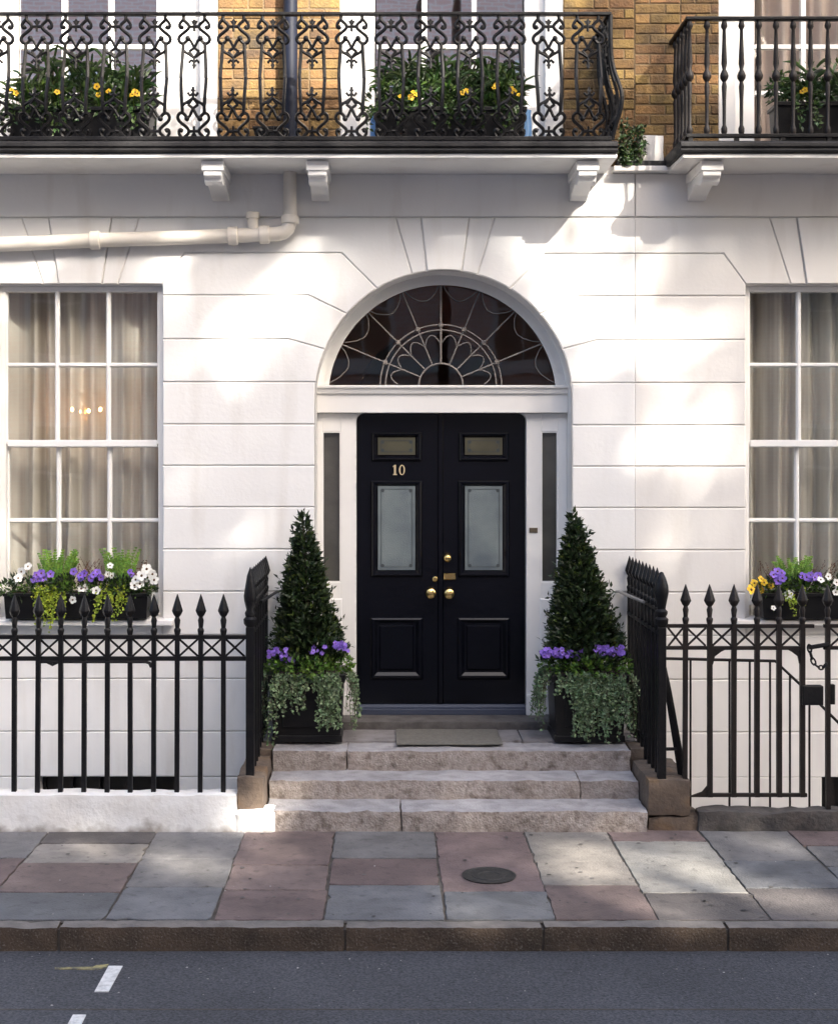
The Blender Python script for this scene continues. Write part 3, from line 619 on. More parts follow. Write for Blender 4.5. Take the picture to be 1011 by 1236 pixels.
dL = leafdoor(dl+0.003, midx-0.002, 'left leaf of the black door with the number 10'); dR = leafdoor(midx+0.002, dr-0.003, 'right leaf of the black door with the letter plate')
obj('meeting_bead', MB().prism([(midx-0.022, DY-0.001), (midx-0.014, DY-0.014), (midx+0.014, DY-0.014), (midx+0.022, DY-0.001)], TH+0.054, TZ0-0.006, 'z'), M['door'], dR)
def knob(px, py, r, d):
    x, z = X(px, DY), Z(py, DY)
    obj('knob', MB().lathe([(r*0.75, DY), (r*0.8, DY-0.006), (r*0.4, DY-0.012), (r*0.38, DY-0.03), (r*0.8, DY-0.04), (r, DY-0.055), (r*0.9, DY-0.07), (r*0.5, DY-0.08), (0.001, DY-0.083)], x, 0, 20, axis='y', cz=z), M['brass'], d)
knob(519.5, 715.5, 0.040, dL); knob(541.5, 716, 0.040, dR); knob(539.5, 673, 0.031, dR)
def escut(px, py, r, d): obj('keyhole_plate', MB().lathe([(r, DY), (r, DY-0.008), (r*0.7, DY-0.013), (0.001, DY-0.013)], X(px, DY), 0, 16, axis='y', cz=Z(py, DY)), M['brass'], d)
escut(525, 699, 0.020, dL)
x0, x1, z0, z1 = X(535.5, DY), X(549.5, DY), Z(699.5, DY), Z(692, DY)
obj('letter_plate', MB().prism([(x0, z0), (x1, z0), (x1, z1), (x0, z1)], DY-0.02, DY, 'y', 0.004), M['brass'], dR)
# numerals 1 and 0
nx, nz0, nz1, ny0 = X(476.5, DY), Z(573.5, DY), Z(561, DY), DY-0.012
t = 0.008
obj('numeral', MB().prism([(nx-0.016, nz0), (nx+0.016, nz0), (nx+0.016, nz0+0.008), (nx+t, nz0+0.010), (nx+t, nz1), (nx-0.004, nz1), (nx-0.017, nz1-0.012), (nx-0.017, nz1-0.018), (nx-t, nz1-0.014), (nx-t, nz0+0.010), (nx-0.016, nz0+0.008)], ny0, DY, 'y', 0.001), M['numeral'], dL)
mb = MB(); nx2, cz, hz = X(485, DY), (nz0+nz1)/2, (nz1-nz0)/2
for y in (ny0, DY):
    for k in range(24): mb.v.append((nx2+0.023*math.cos(k*math.pi/12), y, cz+hz*math.sin(k*math.pi/12)))
    for k in range(24): mb.v.append((nx2+0.012*math.cos(k*math.pi/12), y, cz+(hz-0.006)*math.sin(k*math.pi/12)))
for k in range(24):
    l = (k+1) % 24; mb.f += [(k, l, 24+l, 24+k), (k, 48+k, 48+l, l), (24+k, 24+l, 72+l, 72+k)]; mb.s += [False]*3
obj('numeral', mb, M['numeral'], dL)
# hall behind the fanlight
hall = room(house, DX0-0.1, DX1+0.1, DY+0.07, 4.0, FLOORZ, 4.3, M['hall'])
obj('inner_arch', MB().prism([(DX0-0.1, 2.2), (ARCX-0.62, 2.2)] + arcpts(180, 0, 0.62, 20, (ARCX-0.05, 2.82)) + [(ARCX+0.62, 2.2), (DX1+0.1, 2.2), (DX1+0.1, 4.3), (DX0-0.1, 4.3)], 1.5, 1.7, 'y'), M['hall'], house)

# --- upper storey: brick piers, white window surrounds, french windows
UY = 0.02; UZ0, UZ1, UTOP = 4.50, 5.80, 9.5
ub = {}
upL = obj('upper_wall', MB().box(LEFT, X(-70), UY+0.007, 0.3, UZ0, UTOP).box(X(262), X(410), UY+0.007, 0.3, UZ0, 6.9).box(X(680), PARTY, UY+0.007, 0.3, UZ0, 6.9).box(X(-70), PARTY, UY+0.007, 0.3, 6.9, UTOP).box(X(-70), X(262), UY+0.007, 0.3, 4.44, 4.56).box(X(410), X(680), UY+0.007, 0.3, 4.44, 4.56), M['mortar'], house)
upR = obj('upper_wall', MB().box(PARTY+0.002, X(868), UY+0.007, 0.3, UZ0, 6.9).box(X(1130), RIGHT, UY+0.007, 0.3, UZ0, UTOP).box(PARTY+0.002, X(1130), UY+0.007, 0.3, 6.9, UTOP).box(X(868), X(1130), UY+0.007, 0.3, 4.44, 4.56), M['mortar'], house2)
bl, bh, bj = 0.215, 0.065, 0.009
def brickmesh(L):
    return MB().prism([(-L/2, -bh/2), (L/2, -bh/2), (L/2, bh/2), (-L/2, bh/2)], 0.0, 0.05, 'y', 0.005).mesh('brick')
BM = {}
def lay(x0, x1, z0, z1, wall, seed):
    rg = random.Random(seed); row = 0; z = z0
    while z < z1:
        x = x0; first = True; seq = row % 2
        while x < x1-0.02:
            L = bl if seq % 2 == 0 else 0.1025
            if first and row % 2 == 1: L = 0.1025
            first = False; seq += 1
            Lr = min(L, x1-x)
            key = round(Lr, 3)
            if key not in BM: BM[key] = brickmesh(key)
            obj('brick', BM[key], M['brick'], wall, loc=(x+Lr/2, UY+rg.uniform(-0.003, 0.004), z+bh/2), rot=(rg.uniform(-.012, .012), rg.uniform(-.006, .006), rg.uniform(-.012, .012)))
            x += Lr+bj
        z += bh+bj; row += 1
lay(X(263), X(409.5), UZ0, UZ1, upL, 1); lay(X(680.5), PARTY-0.004, UZ0, UZ1, upL, 2); lay(PARTY+0.006, X(867.5), UZ0-0.037, UZ1, upR, 3)
def french(h, px0, px1, g0, g1, bars, gm='glass_up'):
    x0, x1 = X(px0), X(px1); zt = 6.9; zb = 4.56
    a, b = X(g0, 0.15), X(g1, 0.15)
    w_ = obj('french_window', MB().box(x0, a, 0.1, 0.28, zb, zt).box(b, x1, 0.1, 0.28, zb, zt).box(a, b, 0.1, 0.28, 6.6, zt).box(a, b, 0.1, 0.28, zb, zb+0.06), M['white'], h, bevel=0.006)
    for q0, q1 in ((x0, x0+0.13), (x1-0.13, x1)): obj('architrave', MB().box(q0, q1, UY+0.01, 0.1, zb, zt), M['white'], w_, bevel=0.006)
    zz = [zb+0.06, Z(112, 0.15), Z(56, 0.15), Z(-10, 0.15), 6.6]
    xs = [a] + [X(p, 0.15) for p in bars] + [b]
    for x in xs[1:-1]: obj('glazing_bar', MB().box(x-0.018, x+0.018, 0.14, 0.19, zb+0.06, 6.6), M['white'], w_)
    for z in zz[1:-1]:
        for i in range(len(xs)-1): obj('glazing_bar', MB().box(xs[i]+0.018, xs[i+1]-0.018, 0.145, 0.185, z-0.016, z+0.016), M['white'], w_)
    for i in range(len(xs)-1):
        for j in range(4):
            tl = rng.uniform(-0.006, 0.006)
            mb = MB(); mb.add([(xs[i]+0.01, 0.165+tl, zz[j]), (xs[i+1]-0.01, 0.165, zz[j]), (xs[i+1]-0.01, 0.165-tl, zz[j+1]), (xs[i]+0.01, 0.165, zz[j+1])], [(0,1,2,3)])
            obj('pane', mb, M[gm], w_)
    room(h, x0+0.02, x1-0.02, 0.302, 2.6, 4.5, 6.95, M['room'])
french(house, -70, 262, 22, 190, [78, 134]); french(house, 410, 680, 452, 632, [512, 572]); french(house2, 868, 1130, 908, 1090, [969, 1030], 'glass')
# coping ledge between the balconies and the white string-course block on it
obj('ledge', MB().box(X(738), X(812), -0.10, 0.03, Z(209), Z(203)), M['stucco2'], house2, bevel=0.004)
obj('string_block', rough_box(X(769), X(800), -0.055, 0.03, Z(196), Z(164), 0.006, 3, 0.05, 0.02), M['stucco2'], house2)
obj('roof_flashing', MB().box(X(742), X(812), -0.09, 0.02, Z(203), Z(196.5)), M['lead'], house2, bevel=0.004)
# house bodies behind the front (roof and side walls)
obj('house_body', MB().box(LEFT, PARTY-0.01, 4.2, 11, -2.7, 9.5).box(LEFT-0.3, LEFT, 0.02, 11, -2.7, 9.5), M['mortar'], house)
obj('house_body', MB().box(PARTY+0.01, RIGHT, 4.2, 11, -2.7, 9.5).box(RIGHT, RIGHT+0.3, 0.02, 11, -2.7, 9.5), M['mortar'], house2)
obj('roof', MB().box(LEFT-0.3, PARTY, 0.0, 11, 9.5, 9.6), M['slate'], house); obj('roof', MB().box(PARTY+0.01, RIGHT+0.3, 0.0, 11, 9.5, 9.6), M['slate'], house2)

# --- balconies
BF = -0.57; BZ0, BZ1 = 4.46, 4.575
B1X, B2X = X(745, BF), X(824, BF)
def balcony(h, x0, x1, m, sl, sr):
    s = obj('balcony_slab', rough_box(x0, x1, BF, 0.03, BZ0, BZ0+0.03, 0.002, 2, 0.12, 0.006), m, h)
    e0 = x0-0.02 if sl else x0; e1 = x1+0.0 if sr else x1
    prof = [(BF-0.02, BZ0+0.034), (BF-0.028, BZ0+0.05), (BF-0.015, BZ0+0.062), (BF-0.03, BZ0+0.075), (BF-0.03, BZ0+0.098), (BF-0.01, BZ1), (0.02, BZ1), (0.02, BZ0+0.034)]
    obj('ledge_moulding', MB().prism(prof, e0, e1, 'x'), M['lead'], s, bevel=0.003); return s
s1 = balcony(house, LEFT, B1X, M['stucco'], False, True); s2 = balcony(house2, B2X, RIGHT, M['stucco2'], True, False)
def bracket(px, s, m):
    c = X(px, -0.5); hw = 0.078
    prof = [(0.0, BZ0-0.004), (-0.50, BZ0-0.004), (-0.50, 4.352), (-0.47, 4.340), (-0.455, 4.315), (-0.40, 4.30), (-0.33, 4.315), (-0.26, 4.33), (-0.18, 4.31), (-0.10, 4.285), (-0.05, 4.262), (0.0, 4.26)]
    b = obj('bracket', MB().prism(prof, c-hw*0.82, c+hw*0.82, 'x'), m, s, bevel=0.006)
    obj('bracket_cap', MB().box(c-hw, c+hw, -0.512, -0.02, 4.385, BZ0-0.006), m, s, bevel=0.006)
for p in (256.5, 383, 709): bracket(p, s1, M['stucco'])
bracket(859, s2, M['stucco2'])

# left balcony railing: cast scroll panels, bellied
br = thing('balcony_railing', (X(380, BF), BF, BZ1), 'ornate black cast iron railing with scrolls along the long left balcony', 'railing')
k = 1/1040.7; RTOP = Z(16, BF)
def bow(z):
    u = (RTOP-z)/(RTOP-BZ1)
    return 0.068*math.exp(-((u-0.68)/0.22)**2) + 0.004
half = [([(75,0),(75,34),(64,50),(46,66),(37,84),(44,104),(74,130),(103,154),(112,180),(100,203),(78,208),(60,194),(47,176)], 7.5),
        ([(75,30),(92,48),(106,70),(104,92),(90,98),(78,88)], 7), ([(37,85),(0,86)], 7), ([(47,176),(28,186),(14,212),(0,238),(-16,252),(-36,266)], 6.5),
        ([(80,252),(62,272),(36,286),(0,312)], 6.5), ([(36,264),(0,312)], 6), ([(0,344),(20,330),(36,348)], 6), ([(78,206),(80,260),(88,400),(90,466)], 8)]
balls = [(46,172,15), (90,90,11), (33,345,7)]
cen = [([(0,45),(0,120)], 6), ([(0,305),(0,392)], 6)]
pm = MB()
def add_panel(mb, cx, place):
    for sz in (1, -1):
        for sx_ in (1, -1):
            for pts, r in half:
                P = []
                # smooth the polyline
                q = [Vector(p) for p in pts]
                for i in range(len(q)-1):
                    p0 = q[max(i-1, 0)]; p1 = q[i]; p2 = q[i+1]; p3 = q[min(i+2, len(q)-1)]
                    st = 2 if len(q) > 3 else 1
                    for j in range(st):
                        u = j/st; P.append(0.5*((2*p1)+(p2-p0)*u+(2*p0-5*p1+4*p2-p3)*u*u+(3*p1-p0-3*p2+p3)*u**3))
                P.append(q[-1])
                mb.tube([place(sx_*p.x*k, (465-sz*(465-p.y))*k) for p in P], r*k*1.7, 5)
            for x, y, r in balls:
                c = place(sx_*x*k, (465-sz*(465-y))*k); mb.ball(c, r*k*1.45, 6)
        for pts, r in cen: mb.tube([place(x*k, (465-sz*(465-y))*k) for x, y in pts], r*k*1.6, 5)
        for pts in ([(0,28),(14,46),(26,44),(14,66),(0,80),(-14,66),(-26,44),(-14,46)], [(0,352),(16,366),(0,398),(-16,366)]):
            q = [place(x*k, (465-sz*(465-y))*k) for x, y in pts]
            if sz < 0: q = q[::-1]
            n_ = len(q); mb.add([Vector(p)+Vector((0,-0.006,0)) for p in q]+[Vector(p)+Vector((0,0.006,0)) for p in q], [tuple(range(n_)), tuple(reversed(range(n_, 2*n_)))] + [(i, n_+i, n_+(i+1) % n_, (i+1) % n_) for i in range(n_)])
add_panel(pm, 0, lambda x, d: (x, -bow(RTOP-d), RTOP-d))
pmesh = pm.mesh('scroll_panel')
step_px = 47.6
for i in range(-8, 11):
    px = 233.8+step_px*i
    if px > 724: break
    obj('scroll_panel', pmesh, M['iron'], br, loc=(X(px, BF), BF+0.03, 0))
xl0, xe = LEFT, X(736, BF)
obj('top_rail', MB().box(xl0, xe+0.012, BF+0.008, BF+0.052, RTOP-0.006, RTOP+0.016), M['iron'], br, bevel=0.004)
obj('bottom_rail', MB().box(xl0, xe+0.012, BF+0.0, BF+0.045, BZ1+0.006, BZ1+0.035), M['iron'], br, bevel=0.004)
# bellied return to the wall
obj('side_top_rail', MB().box(xe-0.024, xe+0.018, BF+0.054, 0.03, RTOP-0.006, RTOP+0.016), M['iron'], br)
obj('side_bottom_rail', MB().box(xe-0.02, xe+0.02, BF+0.047, 0.03, BZ1+0.006, BZ1+0.035), M['iron'], br)
for i in range(2):
    sm = MB(); cy = BF+0.17+0.272*i
    add_panel(sm, 0, lambda x, d: (xe+bow(RTOP-d), cy+x, RTOP-d)); obj('scroll_panel', sm, M['iron'], br)
for yy in (BF+0.03, BF+0.305, 0.0):
    zs = [BZ1+0.01+(RTOP-BZ1-0.01)*j/16 for j in range(17)]
    obj('corner_bar', MB().tube([(xe+bow(z)+0.004, yy-(bow(z) if yy < BF+0.1 else 0), z) for z in zs], 0.016, 6), M['iron'], br)

# right balcony railing: turned balusters
br2 = thing('balcony_railing', (X(940, BF), BF, BZ1), 'black railing of turned balusters on the right hand balcony', 'railing')
RT2 = Z(23, BF); z0_, z1_ = BZ1+0.055, RT2
def zz_(f): return z0_+(z1_-z0_)*f
bal = MB().lathe([(0.016, z0_), (0.021, zz_(0.02)), (0.021, zz_(0.05)), (0.012, zz_(0.08)), (0.013, zz_(0.3)), (0.018, zz_(0.42)), (0.012, zz_(0.46)), (0.027, zz_(0.49)), (0.03, zz_(0.515)), (0.024, zz_(0.54)), (0.012, zz_(0.57)),
    (0.02, zz_(0.62)), (0.014, zz_(0.8)), (0.011, zz_(0.92)), (0.022, zz_(0.945)), (0.022, zz_(0.965)), (0.014, z1_)], 0, 0, 10).mesh('baluster')
for i in range(16): obj('baluster', bal, M['iron_brown'], br2, loc=(X(832, BF+0.03)+0.1195*i, BF+0.03, 0))
for i in range(1, 5): obj('baluster', bal, M['iron_brown'], br2, loc=(X(832, BF+0.03)+0.001, BF+0.03+0.118*i, 0))
x0 = X(828, BF)
obj('top_rail', MB().box(x0, RIGHT, BF+0.003, BF+0.055, RT2, RT2+0.025), M['iron'], br2, bevel=0.006)
obj('bottom_rail', MB().box(x0, RIGHT, BF+0.01, BF+0.05, BZ1+0.03, BZ1+0.055), M['iron'], br2, bevel=0.004)
obj('side_top_rail', MB().box(x0, x0+0.052, BF+0.058, 0.03, RT2, RT2+0.025), M['iron'], br2, bevel=0.006)
obj('side_bottom_rail', MB().box(x0+0.005, x0+0.045, BF+0.053, 0.03, BZ1+0.03, BZ1+0.055), M['iron'], br2, bevel=0.004)
for i in range(9): obj('foot', MB().box(x0+0.02+i*0.32, x0+0.05+i*0.32, BF+0.015, BF+0.045, BZ1+0.001, BZ1+0.03), M['iron'], br2)

# --- pipes on the facade
dp = thing('drainpipe', (X(150), -0.07, Z(290)), 'cream drainpipe running along the wall above the left window', 'pipe')
py_ = -0.075; pr = 0.052
def pp(px, py): return (X(px, py_), py_, Z(py, py_))
obj('pipe_run', MB().tube([pp(-200, 303), pp(0, 295), pp(112, 290), pp(278, 284.5), pp(338, 282)], pr, 16), M['pipe'], dp)
obj('elbow', MB().tube([pp(335, 282), pp(342, 280.5), pp(347, 276), pp(349.5, 268), pp(350, 255)], pr, 16), M['pipe'], dp)
obj('riser', MB().tube([pp(350, 262), pp(350, 196)], pr*0.92, 16), M['pipe'], dp)
for (a, b) in (((109,290.2),(121,289.6)), ((275,284.6),(287,284.2)), ((313,283.2),(325,282.6))): obj('collar', MB().tube([pp(*a), pp(*b)], pr*1.28, 16), M['pipe'], dp, bevel=0.006)
obj('collar', MB().tube([pp(350, 270), pp(350, 260)], pr*1.25, 16), M['pipe'], dp, bevel=0.006)
obj('access_stub', MB().tube([pp(305, 285), pp(305, 262)], pr*0.72, 14), M['pipe'], dp); obj('stub_cap', MB().tube([pp(305, 264), pp(305, 256)], pr*0.95, 14), M['pipe'], dp, bevel=0.005)
for px in (115, 281): obj('pipe_clip', MB().box(X(px-3, py_), X(px+3, py_), py_, 0.03, Z(300 if px < 200 else 296), Z(296 if px < 200 else 292)), M['pipe'], dp)
rp = obj('rainwater_pipe', MB().tube([(X(351), -0.06, 4.58), (X(351), -0.06, 8.5)], 0.052, 14), M['pipe_dark'], label='dark blue vertical rainwater pipe on brick between upper windows', cat='pipe')

# ================================================================ STEPS, CHEEKS, LIGHTWELL
st = thing('stone_steps', (0.05, -0.8, 0), 'worn stone steps and landing leading up to the black door', 'steps')
SX0, SX1 = -1.175, 1.275
def row(name, px, y0, y1, z0, z1, m, amp, sd, rad=0.016):
    xs = [SX0] + [X(p, y0) for p in px] + [SX1]
    for i in range(len(xs)-1): obj(name, rough_box(xs[i]+0.003, xs[i+1]-0.003, y0, y1, z0, z1, amp, sd+i, 0.03, rad), m, st)
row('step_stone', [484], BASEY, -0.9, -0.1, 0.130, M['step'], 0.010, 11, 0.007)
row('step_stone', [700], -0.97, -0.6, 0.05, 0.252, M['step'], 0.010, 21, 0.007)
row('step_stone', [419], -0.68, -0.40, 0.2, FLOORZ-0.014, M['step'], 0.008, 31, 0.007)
xs = [SX0-0.1, -0.30, 0.56, SX1+0.1]
for i in range(3): obj('landing_slab', rough_box(xs[i]+0.003, xs[i+1]-0.003, -0.397, 0.02, 0.3, FLOORZ-0.002, 0.003, 41+i, 0.08, 0.008), M['landing'], st)
obj('landing_core', MB().box(SX0, SX1, -0.62, 0.019, -2.7, 0.29).box(SX0, SX1, -1.1, -0.62, -2.7, 0.04), M['cheek'], st)
obj('cheek_stone', rough_box(-1.36, -1.18, -1.25, -0.62, 0.08, 0.345, 0.012, 51, 0.05, 0.02), M['cheek'], st)
obj('cheek_stone', rough_box(-1.36, -1.18, -0.615, 0.015, 0.06, FLOORZ-0.01, 0.006, 52, 0.06, 0.015), M['cheek'], st)
obj('cheek_stone', rough_box(1.28, 1.56, -1.255, -0.62, 0.09, 0.325, 0.012, 53, 0.05, 0.02), M['cheek'], st)
obj('cheek_stone', rough_box(1.28, 1.45, -0.615, 0.015, 0.06, FLOORZ-0.01, 0.006, 54, 0.06, 0.015), M['cheek'], st)
obj('cheek_footing', rough_box(1.281, 1.62, -1.24, -0.6, -0.2, 0.088, 0.014, 56, 0.06, 0.02), M['cheek'], st)
obj('painted_footing', rough_box(-1.365, -1.10, -1.30, -1.1, -0.1, 0.135, 0.014, 57, 0.03, 0.035), M['plinth'], st)
obj('doormat', rough_box(X(478, -0.5), X(606, -0.5), -0.57, -0.06, FLOORZ+0.001, FLOORZ+0.012, 0.002, 61, 0.03, 0.006), M['mat'], label='flat olive grey doormat lying on the landing', cat='doormat')
well = obj('basement_area', MB().box(LEFT, SX0, -1.14, 0.02, -2.75, -2.65).box(SX1, RIGHT, -1.14, 0.02, -2.75, -2.65).box(-60, 60, -1.26, -1.14, -2.75, -0.02), M['stucco'], kind='structure')
# low white plinth on the left, dark stone coping on the right
obj('plinth_wall', rough_box(LEFT, -1.352, -1.285, -1.12, -0.05, 0.235, 0.010, 71, 0.05, 0.010), M['plinth'], label='low white painted wall carrying the left railing', cat='wall')
obj('coping_kerb', rough_box(1.60, RIGHT, -1.27, -1.13, -0.05, 0.125, 0.018, 75, 0.045, 0.014), M['coping'], label='low dark weathered stone coping under the right railing', cat='coping')
# basement window heads
def basement(h, a, b, wall):
    w_ = obj('basement_window', MB().box(a, b, 0.13, 0.16, -1.2, Z(938)+0.01), M['basement_glass'], h)
    n_ = 5
    for i in range(n_+1): x = a+(b-a)*i/n_; obj('window_bar', MB().box(x-0.02, x+0.02, 0.09, 0.13, -1.2, Z(938)-0.002), M['iron_brown'], w_)
basement(house, X(48), X(215), wallL); basement(house2, X(992), X(1075), wallR)

# ================================================================ IRON RAILINGS
def spear(z0, z1, w_=0.036, n=4):
    h = z1-z0
    return [(0.016, z0), (0.022, z0+0.10*h), (0.022, z0+0.14*h), (0.014, z0+0.18*h), (0.02, z0+0.36*h), (0.013, z0+0.44*h), (0.024, z0+0.49*h), (w_, z0+0.585*h), (w_*0.97, z0+0.61*h), (w_*0.45, z0+0.84*h), (0.002, z1)]
FYR = -1.20
zt, zlo = Z(769, FYR), Z(795, FYR); ztip = Z(717, FYR)
def bars_run(root, xs, zb, zrail_t, zrail_l, ztip, y, m, bw=0.0145):
    bm = MB().box(-bw, bw, -bw, bw, zb, zrail_t+0.012).mesh('bar'); sm = MB().lathe(spear(zrail_t+0.012, ztip), 0, 0, 8).mesh('spearhead')
    for x in xs:
        b = obj('bar', bm, m, root, loc=(x, y, 0), rot=(rng.gauss(0, .003), rng.gauss(0, .0035), 0)); obj('spearhead', sm, m, b, loc=(x, y, 0), rot=(0, 0, rng.uniform(-.4, .4)))
def lattice(root, xs, y, za, zb, m):
    for a, b in zip(xs, xs[1:]):
        obj('lattice_brace', MB().tube([(a+0.012, y-0.006, za), (b-0.012, y-0.006, zb)], 0.0075, 5), m, root); obj('lattice_brace', MB().tube([(a+0.012, y+0.006, zb), (b-0.012, y+0.006, za)], 0.0075, 5), m, root)
fr = thing('front_railing', (-2.4, FYR, 0.235), 'black spearhead railing with lattice band on the low white wall', 'railing')
pitch = 28.05/S(FYR); xs = [X(17, FYR)+pitch*i for i in range(-7, 10)]
bars_run(fr, xs, 0.215, zt, zlo, ztip, FYR, M['iron'])
xp = X(301, FYR)
obj('top_rail', MB().box(LEFT, xp, FYR-0.012, FYR+0.012, zt-0.013, zt+0.013), M['iron'], fr, bevel=0.003)
obj('lower_rail', MB().box(LEFT, xp, FYR-0.0121, FYR+0.0121, zlo-0.014, zlo+0.014), M['iron'], fr, bevel=0.003)
lattice(fr, xs+[xp-0.02], FYR, zlo+0.012, zt-0.012, M['iron'])
# the old hatch frame below the rail between two bars
xa, xb = xs[8], xs[13]
obj('hatch_rail', MB().tube([(xa, FYR-0.006, zlo-0.019), (xb-0.05, FYR-0.006, zlo-0.019), (xb-0.025, FYR-0.006, zlo-0.028), (xb-0.012, FYR-0.006, zlo-0.055)], 0.011, 6), M['iron'], fr)
obj('hatch_lock', MB().tube([(xa+0.06, FYR-0.006, zlo-0.02), (xa+0.1, FYR-0.006, zlo-0.04), (xa+0.14, FYR-0.006, zlo-0.02)], 0.009, 6), M['iron'], fr)

# side railings up the steps
def side_rail(name_label, x, zpost, side):
    r_ = thing('side_railing', (x, -0.6, FLOORZ), name_label, 'railing', 'side railings flanking the steps')
    zt2, zl2, tip = 1.40, 1.25, 1.67
    bm = MB().box(-0.0145, 0.0145, -0.0145, 0.0145, 0.33, zt2+0.01).mesh('bar'); sm = MB().lathe(spear(zt2+0.01, tip, 0.034), 0, 0, 8).mesh('spearhead')
    ys_ = [-1.06+0.128*i for i in range(9)]
    for y in ys_:
        b = obj('bar', bm, M['iron'], r_, loc=(x, y, 0)); obj('spearhead', sm, M['iron'], b, loc=(x, y, 0))
    for nm, z in (('top_rail', zt2), ('lower_rail', zl2)): obj(nm, MB().box(x-0.013, x+0.013, FYR, 0.0, z-0.013, z+0.013), M['iron'], r_, bevel=0.003)
    obj('bottom_rail', MB().box(x-0.0131, x+0.0131, -0.7, 0.0, 0.46, 0.485), M['iron'], r_, bevel=0.003)
    yy = [FYR]+ys_+[0.0]
    for a, b in zip(yy, yy[1:]):
        obj('lattice_brace', MB().tube([(x-0.006, a, zl2), (x-0.006, b, zt2)], 0.0075, 5), M['iron'], r_); obj('lattice_brace', MB().tube([(x+0.006, a, zt2), (x+0.006, b, zl2)], 0.0075, 5), M['iron'], r_)
    h0 = 1.30
    p_ = obj('newel_post', MB().box(x-0.027, x+0.027, FYR-0.027, FYR+0.027, 0.29, h0), M['iron'], r_, bevel=0.005)
    H = 1.655-h0
    obj('post_finial', MB().lathe([(0.027, h0), (0.042, h0+0.02), (0.045, h0+0.05), (0.03, h0+0.065), (0.036, h0+0.09), (0.026, h0+0.11), (0.040, h0+0.17), (0.043, h0+0.2), (0.022, h0+0.33), (0.002, h0+H+0.03)] if side < 0 else [(0.027, h0), (0.042, h0+0.02), (0.045, h0+0.05), (0.03, h0+0.065), (0.04, h0+0.085), (0.04, h0+0.1), (0.026, h0+0.115), (0.036, h0+0.17), (0.046, h0+0.22), (0.044, h0+0.26), (0.03, h0+0.31), (0.012, h0+H-0.005), (0.002, h0+H)], x, FYR, 10), M['iron'], p_)
    xi = x-0.05*side
    obj('handrail', MB().tube([(xi-0.04*side, 0.0, 1.405), (xi-0.03*side, -0.06, 1.41), (xi+0.02*side, -0.75, 1.41)], 0.011, 8), M['highlight_grey'] if side > 0 else M['iron'], r_)
    if side > 0:
        obj('stay_brace', MB().tube([(x+0.02, FYR+0.02, 1.02), (x+0.15, FYR+0.12, 0.31)], 0.019, 6), M['iron'], r_); obj('stay_brace', MB().tube([(x+0.0, FYR+0.03, 1.13), (x+0.06, FYR+0.04, 0.86), (x+0.165, FYR+0.06, 0.30)], 0.019, 6), M['iron'], r_)
        obj('stay_tie', MB().tube([(x+0.02, FYR+0.05, 0.50), (x+0.11, FYR+0.05, 0.50)], 0.011, 6), M['iron'], r_)
    return r_
side_rail('black iron railing climbing the left side of the entrance steps', X(302, FYR), 0, -1)
side_rail('black iron railing climbing the right side of the entrance steps', X(798, FYR), 0, 1)

# right railing: fixed bays, gate, meeting post
gxs = [X(p, FYR) for p in (826, 856.5, 884.8, 913.0, 940, 967.9, 999)]
zt3, zl3 = Z(755.5, FYR), Z(782, FYR); tip3 = Z(705, FYR)
rr_ = thing('front_railing', (gxs[0], FYR, 0.1), 'short fixed black spearhead railing bay beside the right steps', 'railing')
xp2 = X(800, FYR)
bars_run(rr_, [gxs[0]], 0.30, zt3, zl3, tip3, FYR, M['iron_brown'])
for nm, z in (('top_rail', zt3), ('lower_rail', zl3)): obj(nm, MB().box(xp2, gxs[1]-0.02, FYR-0.012, FYR+0.012, z-0.012, z+0.012), M['iron_brown'], rr_, bevel=0.003)
lattice(rr_, [xp2+0.02, gxs[0], gxs[1]-0.015], FYR, zl3+0.012, zt3-0.012, M['iron_brown'])
ga = thing('area_gate', (gxs[3], FYR, 0.15), 'black iron basement gate with spearheads and lock box', 'gate')
bars_run(ga, gxs[1:6], Z(962, FYR), zt3, zl3, tip3, FYR, M['iron_brown'], 0.0155)
for nm, z, e in (('top_rail', zt3-0.001, 0.06), ('lower_rail', zl3-0.001, 0.0)): obj(nm, MB().box(gxs[1]-0.016, gxs[5]+0.016+e, FYR-0.0125, FYR+0.0125, z-0.012, z+0.012), M['iron_brown'], ga, bevel=0.003)
obj('bottom_rail', MB().box(gxs[1]-0.05, gxs[5]+0.03, FYR-0.012, FYR+0.012, Z(962, FYR), Z(957.5, FYR)), M['iron_brown'], ga, bevel=0.003)
lattice(ga, gxs[1:6], FYR, zl3+0.012, zt3-0.012, M['iron_brown'])
for a, b in ((gxs[1], 1), (gxs[5], -1)):
    obj('corner_gusset', MB().prism([(a, zl3), (a+b*0.12, zl3), (a+b*0.07, zl3-0.025), (a+b*0.03, zl3-0.055), (a+b*0.02, zl3-0.1), (a, zl3-0.14)][::b], FYR-0.009, FYR+0.009, 'y'), M['iron_brown'], ga)
obj('pivot_foot', MB().prism([(gxs[1]-0.14, Z(962, FYR)), (gxs[1], Z(962, FYR)), (gxs[1], Z(945, FYR)), (gxs[1]-0.05, Z(956, FYR))], FYR-0.011, FYR+0.011, 'y'), M['iron_brown'], ga)
obj('lock_box', MB().box(X(966, FYR), X(991, FYR), FYR-0.045, FYR+0.02, Z(850, FYR), Z(827, FYR)), M['iron'], ga, bevel=0.004)
gr = thing('front_railing', (gxs[6]+0.2, FYR, 0.1), 'black spearhead railing right of the gate at the picture edge', 'railing')
xs3 = [gxs[6]+0.155*i for i in range(9)]
bars_run(gr, xs3, 0.12, zt3, zl3, tip3, FYR, M['iron_brown'])
